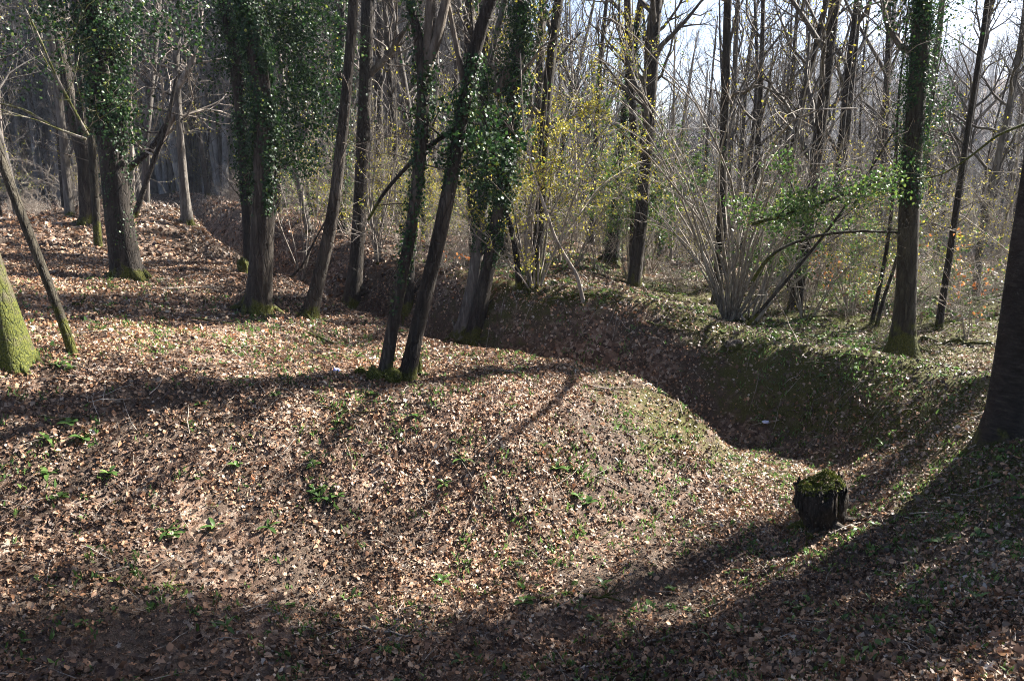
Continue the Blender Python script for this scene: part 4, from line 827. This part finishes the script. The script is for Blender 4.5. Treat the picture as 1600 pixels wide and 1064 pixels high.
for q, (pts_, r__, lb) in enumerate([([(300, 500), (345, 507), (395, 512)], .012, 'thin grey branch lying between the massive ivied tree and the bent ivied tree'), ([(505, 640), (540, 650), (585, 646)], .007, 'thin twig on the sunlit hump below the blue scrap'),
        ([(905, 600), (950, 612), (985, 608)], .010, 'short branch on the crest of the leafy hump'), ([(1330, 850), (1375, 838), (1430, 842)], .012, 'grey branch in the shade below the dark right-edge trunk'),
        ([(150, 905), (215, 925), (290, 920)], .012, 'bent branch in the dark bottom left corner'), ([(560, 985), (640, 1000), (700, 992)], .010, 'thin branch at the bottom centre left of the sprouts'),
        ([(1010, 505), (1060, 520), (1100, 518)], .016, 'branch lying along the crest of the far bank'), ([(1290, 560), (1340, 556), (1390, 566)], .014, 'dark branch on the ground left of the stout ivied tree'),
        ([(640, 775), (668, 790), (700, 786)], .006, 'small twig in the middle of the lit trench slope'), ([(60, 655), (110, 662), (165, 650)], .010, 'branch on the left slope below the mossy left-edge trunk'),
        ([(860, 470), (920, 462), (985, 468)], .03, 'old log lying in the green clearing behind the trench'), ([(250, 455), (310, 450), (350, 458)], .015, 'branch lying right of the massive ivied tree')]):
    stick(pts_, r__, lb, seed=60 + q, kids=1 + q % 3, mat=[B_DEADWOOD, B_DARK, B_TWIG][q % 3])
# mossy leaning branch spanning to the stout tree
def air_branch(pxs, r0, r1, depth, label, seed, mat=B_MOSSY, kids=6, cat='branch'):
    rg = np.random.default_rng(seed); P = arr([list(at_depth(a, b2, depth)) for a, b2 in pxs]); o = P[0].copy(); P -= o
    PL = polyline(np.c_[P, np.linspace(r0, r1, len(P))], 18); tb = Tubes(); tb.add(PL[:, :3], PL[:, 3], 8)
    for q in range(kids):
        i0 = rg.integers(2, 17); d = rg.normal(0, 1, 3); d[2] = abs(d[2]) * .6; grow_branch(tb, PL[i0, :3], d, rg.uniform(.4, 1.2), PL[i0, 3] * .4, 1, 3, rg, up=.1)
    ob = link('leaning_branch', tb.mesh('leaning_branch'), mat); ob.location = o; return tagp(ob, label, cat)
Yt = ground(1408, 553).y
air_branch([(1176, 440), (1198, 402), (1235, 380), (1290, 365), (1350, 361), (1405, 364)], .028, .016, Yt, 'mossy branch arching from the hazel clump to the stout ivied tree', 1)
air_branch([(1168, 508), (1215, 455), (1262, 400), (1305, 345), (1345, 290), (1400, 200)], .028, .014, Yt + .4, 'straight pole leaning right out of the hazel clump', 2, mat=B_BROWN)
air_branch([(1600, 195), (1560, 210), (1510, 250), (1470, 275), (1430, 280)], .02, .008, Yt - 1, 'mossy twig reaching in from the right edge', 3, kids=4)
air_branch([(575, 345), (600, 300), (660, 235), (705, 205), (740, 190)], .014, .03, 8.3, 'dark curved branch sweeping left from the right twin trunk', 4, mat=B_DARK, kids=5)
air_branch([(1598, 460), (1540, 470), (1500, 500)][::1], .012, .004, Yt - 1.5, 'bare twig beside the right-edge trunk', 5, mat=B_TWIG, kids=5)
air_branch([(22, -20), (58, 50), (84, 112), (112, 165), (138, 212)], .006, .016, 8.6, 'pale straight branch slanting down in front of the massive ivied tree', 6, mat=B_HAZEL, kids=4)
air_branch([(45, 30), (62, 80), (92, 130), (120, 185), (140, 205)], .005, .010, 8.8, 'second thin pale branch slanting down in front of the massive ivied tree', 7, mat=B_HAZEL, kids=3)
air_branch([(196, 268), (238, 232), (262, 190), (282, 130), (300, 95)], .07, .03, 17, 'dark leaning limb between the massive ivied tree and the pale far trunk', 8, mat=B_DARK, kids=6)
air_branch([(208, 345), (232, 275), (262, 190), (276, 120)], .06, .03, 15.5, 'brown leaning pole propped right of the massive ivied tree', 9, mat=B_BROWN, kids=4)
air_branch([(0, 162), (40, 172), (85, 200), (135, 218)], .008, .014, 8.5, 'thin horizontal twig crossing to the massive ivied tree from the left edge', 10, mat=B_HAZEL, kids=3)
air_branch([(440, 445), (470, 420), (500, 360), (520, 330)], .02, .012, 13, 'crooked thin stem crossing behind the bare trunk pair', 11, mat=B_BROWN, kids=3)
hb = air_branch([(1175, 350), (1230, 335), (1300, 312), (1360, 290), (1392, 268)], .03, .012, 11, 'drooping branch of glossy green leaves between the hazel clump and the stout ivied tree', 12, mat=B_BROWN, kids=9)
hv = np.array([v.co[:] for v in hb.data.vertices]); _rg = np.random.default_rng(5); hk = _rg.integers(0, len(hv), 2600); hn = _rg.normal(0, 1, (2600, 3)) + np.array([0, 0, .5])
tagp(link('foliage', merge([scatter(hv[hk] + _rg.normal(0, 1, (2600, 3)) * [.12, .12, .07], hn, _rg.uniform(.035, .06, 2600), tpl_oval(.6, .1))], 'foliage'), M_GREEN, hb), kind='stuff')
# stone on the far bank and two scraps of blue plastic
def lump(name, loc, s3, mat, label, cat, seed, k=3):
    import bmesh
    bm = bmesh.new(); bmesh.ops.create_icosphere(bm, subdivisions=k, radius=1); rg = np.random.default_rng(seed); ph = rg.uniform(0, 6, 6)
    for v in bm.verts:
        c = v.co; f = 1 + .18 * math.sin(c.x * 3 + ph[0]) * math.sin(c.y * 4 + ph[1]) + .12 * math.sin(c.z * 6 + c.x * 5 + ph[2]) + rg.normal(0, .05)
        v.co = Vector((c.x * f * s3[0], c.y * f * s3[1], c.z * f * s3[2]))
    me_ = bpy.data.meshes.new(name); bm.to_mesh(me_); bm.free(); o = link(name, me_, mat); o.location = loc; return tagp(o, label, cat)
small_stumps()
g = ground(1147, 541); lump('stone', g, (.12, .09, .08), B_DEADWOOD, 'rough grey stone on the sunlit far bank below the hazel clump', 'stone', 1)
M_PLAS = leaf_mat('blue_plastic', [(0, (.35, .38, .75)), (1, (.35, .38, .75))], .3)
g = ground(526, 584); lump('plastic_scrap', (g.x, g.y, g.z + .03), (.035, .03, .025), M_PLAS, 'crumpled blue scrap of plastic on leaves left of the twin trees', 'litter', 2)
M_PLAS2 = leaf_mat('white_plastic', [(0, (.6, .63, .8)), (1, (.6, .63, .8))], .3)
g = ground(1196, 666); lump('plastic_scrap', (g.x, g.y, g.z + .03), (.05, .035, .02), M_PLAS2, 'crumpled whitish blue scrap at the bend of the trench', 'litter', 3)

# ------------------------------------------------------------------ haze
HZ = 0.00042
me = bpy.data.meshes.new('haze')
X0, X1, Y0, Y1, Z0, Z1 = -385, 385, float(gy.min()) - 3, float(gy.max()) + 3, float(GZ.min()) - 1, float(GZ.max()) + 19
v = [(x, y, z) for z in (Z0, Z1) for x, y in ((X0, Y0), (X1, Y0), (X1, Y1), (X0, Y1))]
me.from_pydata(v, [], [(0, 3, 2, 1), (4, 5, 6, 7), (0, 1, 5, 4), (1, 2, 6, 5), (2, 3, 7, 6), (3, 0, 4, 7)]); me.update()
m, nt, out = newmat('haze_air'); pv = nd(nt, 'ShaderNodeVolumePrincipled'); pv.inputs['Color'].default_value = (.78, .85, 1, 1); pv.inputs['Density'].default_value = HZ; pv.inputs['Anisotropy'].default_value = .0
nt.links.new(pv.outputs[0], out.inputs['Volume'])
hz = tagp(link('haze', me, m), kind='stuff')

# ---- repeats that can be told apart by their order get it in their label
from collections import defaultdict
_g = defaultdict(list)
bpy.context.view_layer.update()
for o in COL.objects:
    if o.parent is None and o.get('group') and 'beyond the right edge' not in o['group']: _g[o['group']].append(o)
for k, L in _g.items():
    if 1 < len(L) <= 14:
        L.sort(key=lambda o: o.location.x / o.location.y)
        for q, o in enumerate(L): o['label'] = f"{ORD[q]}, {o['label']}"
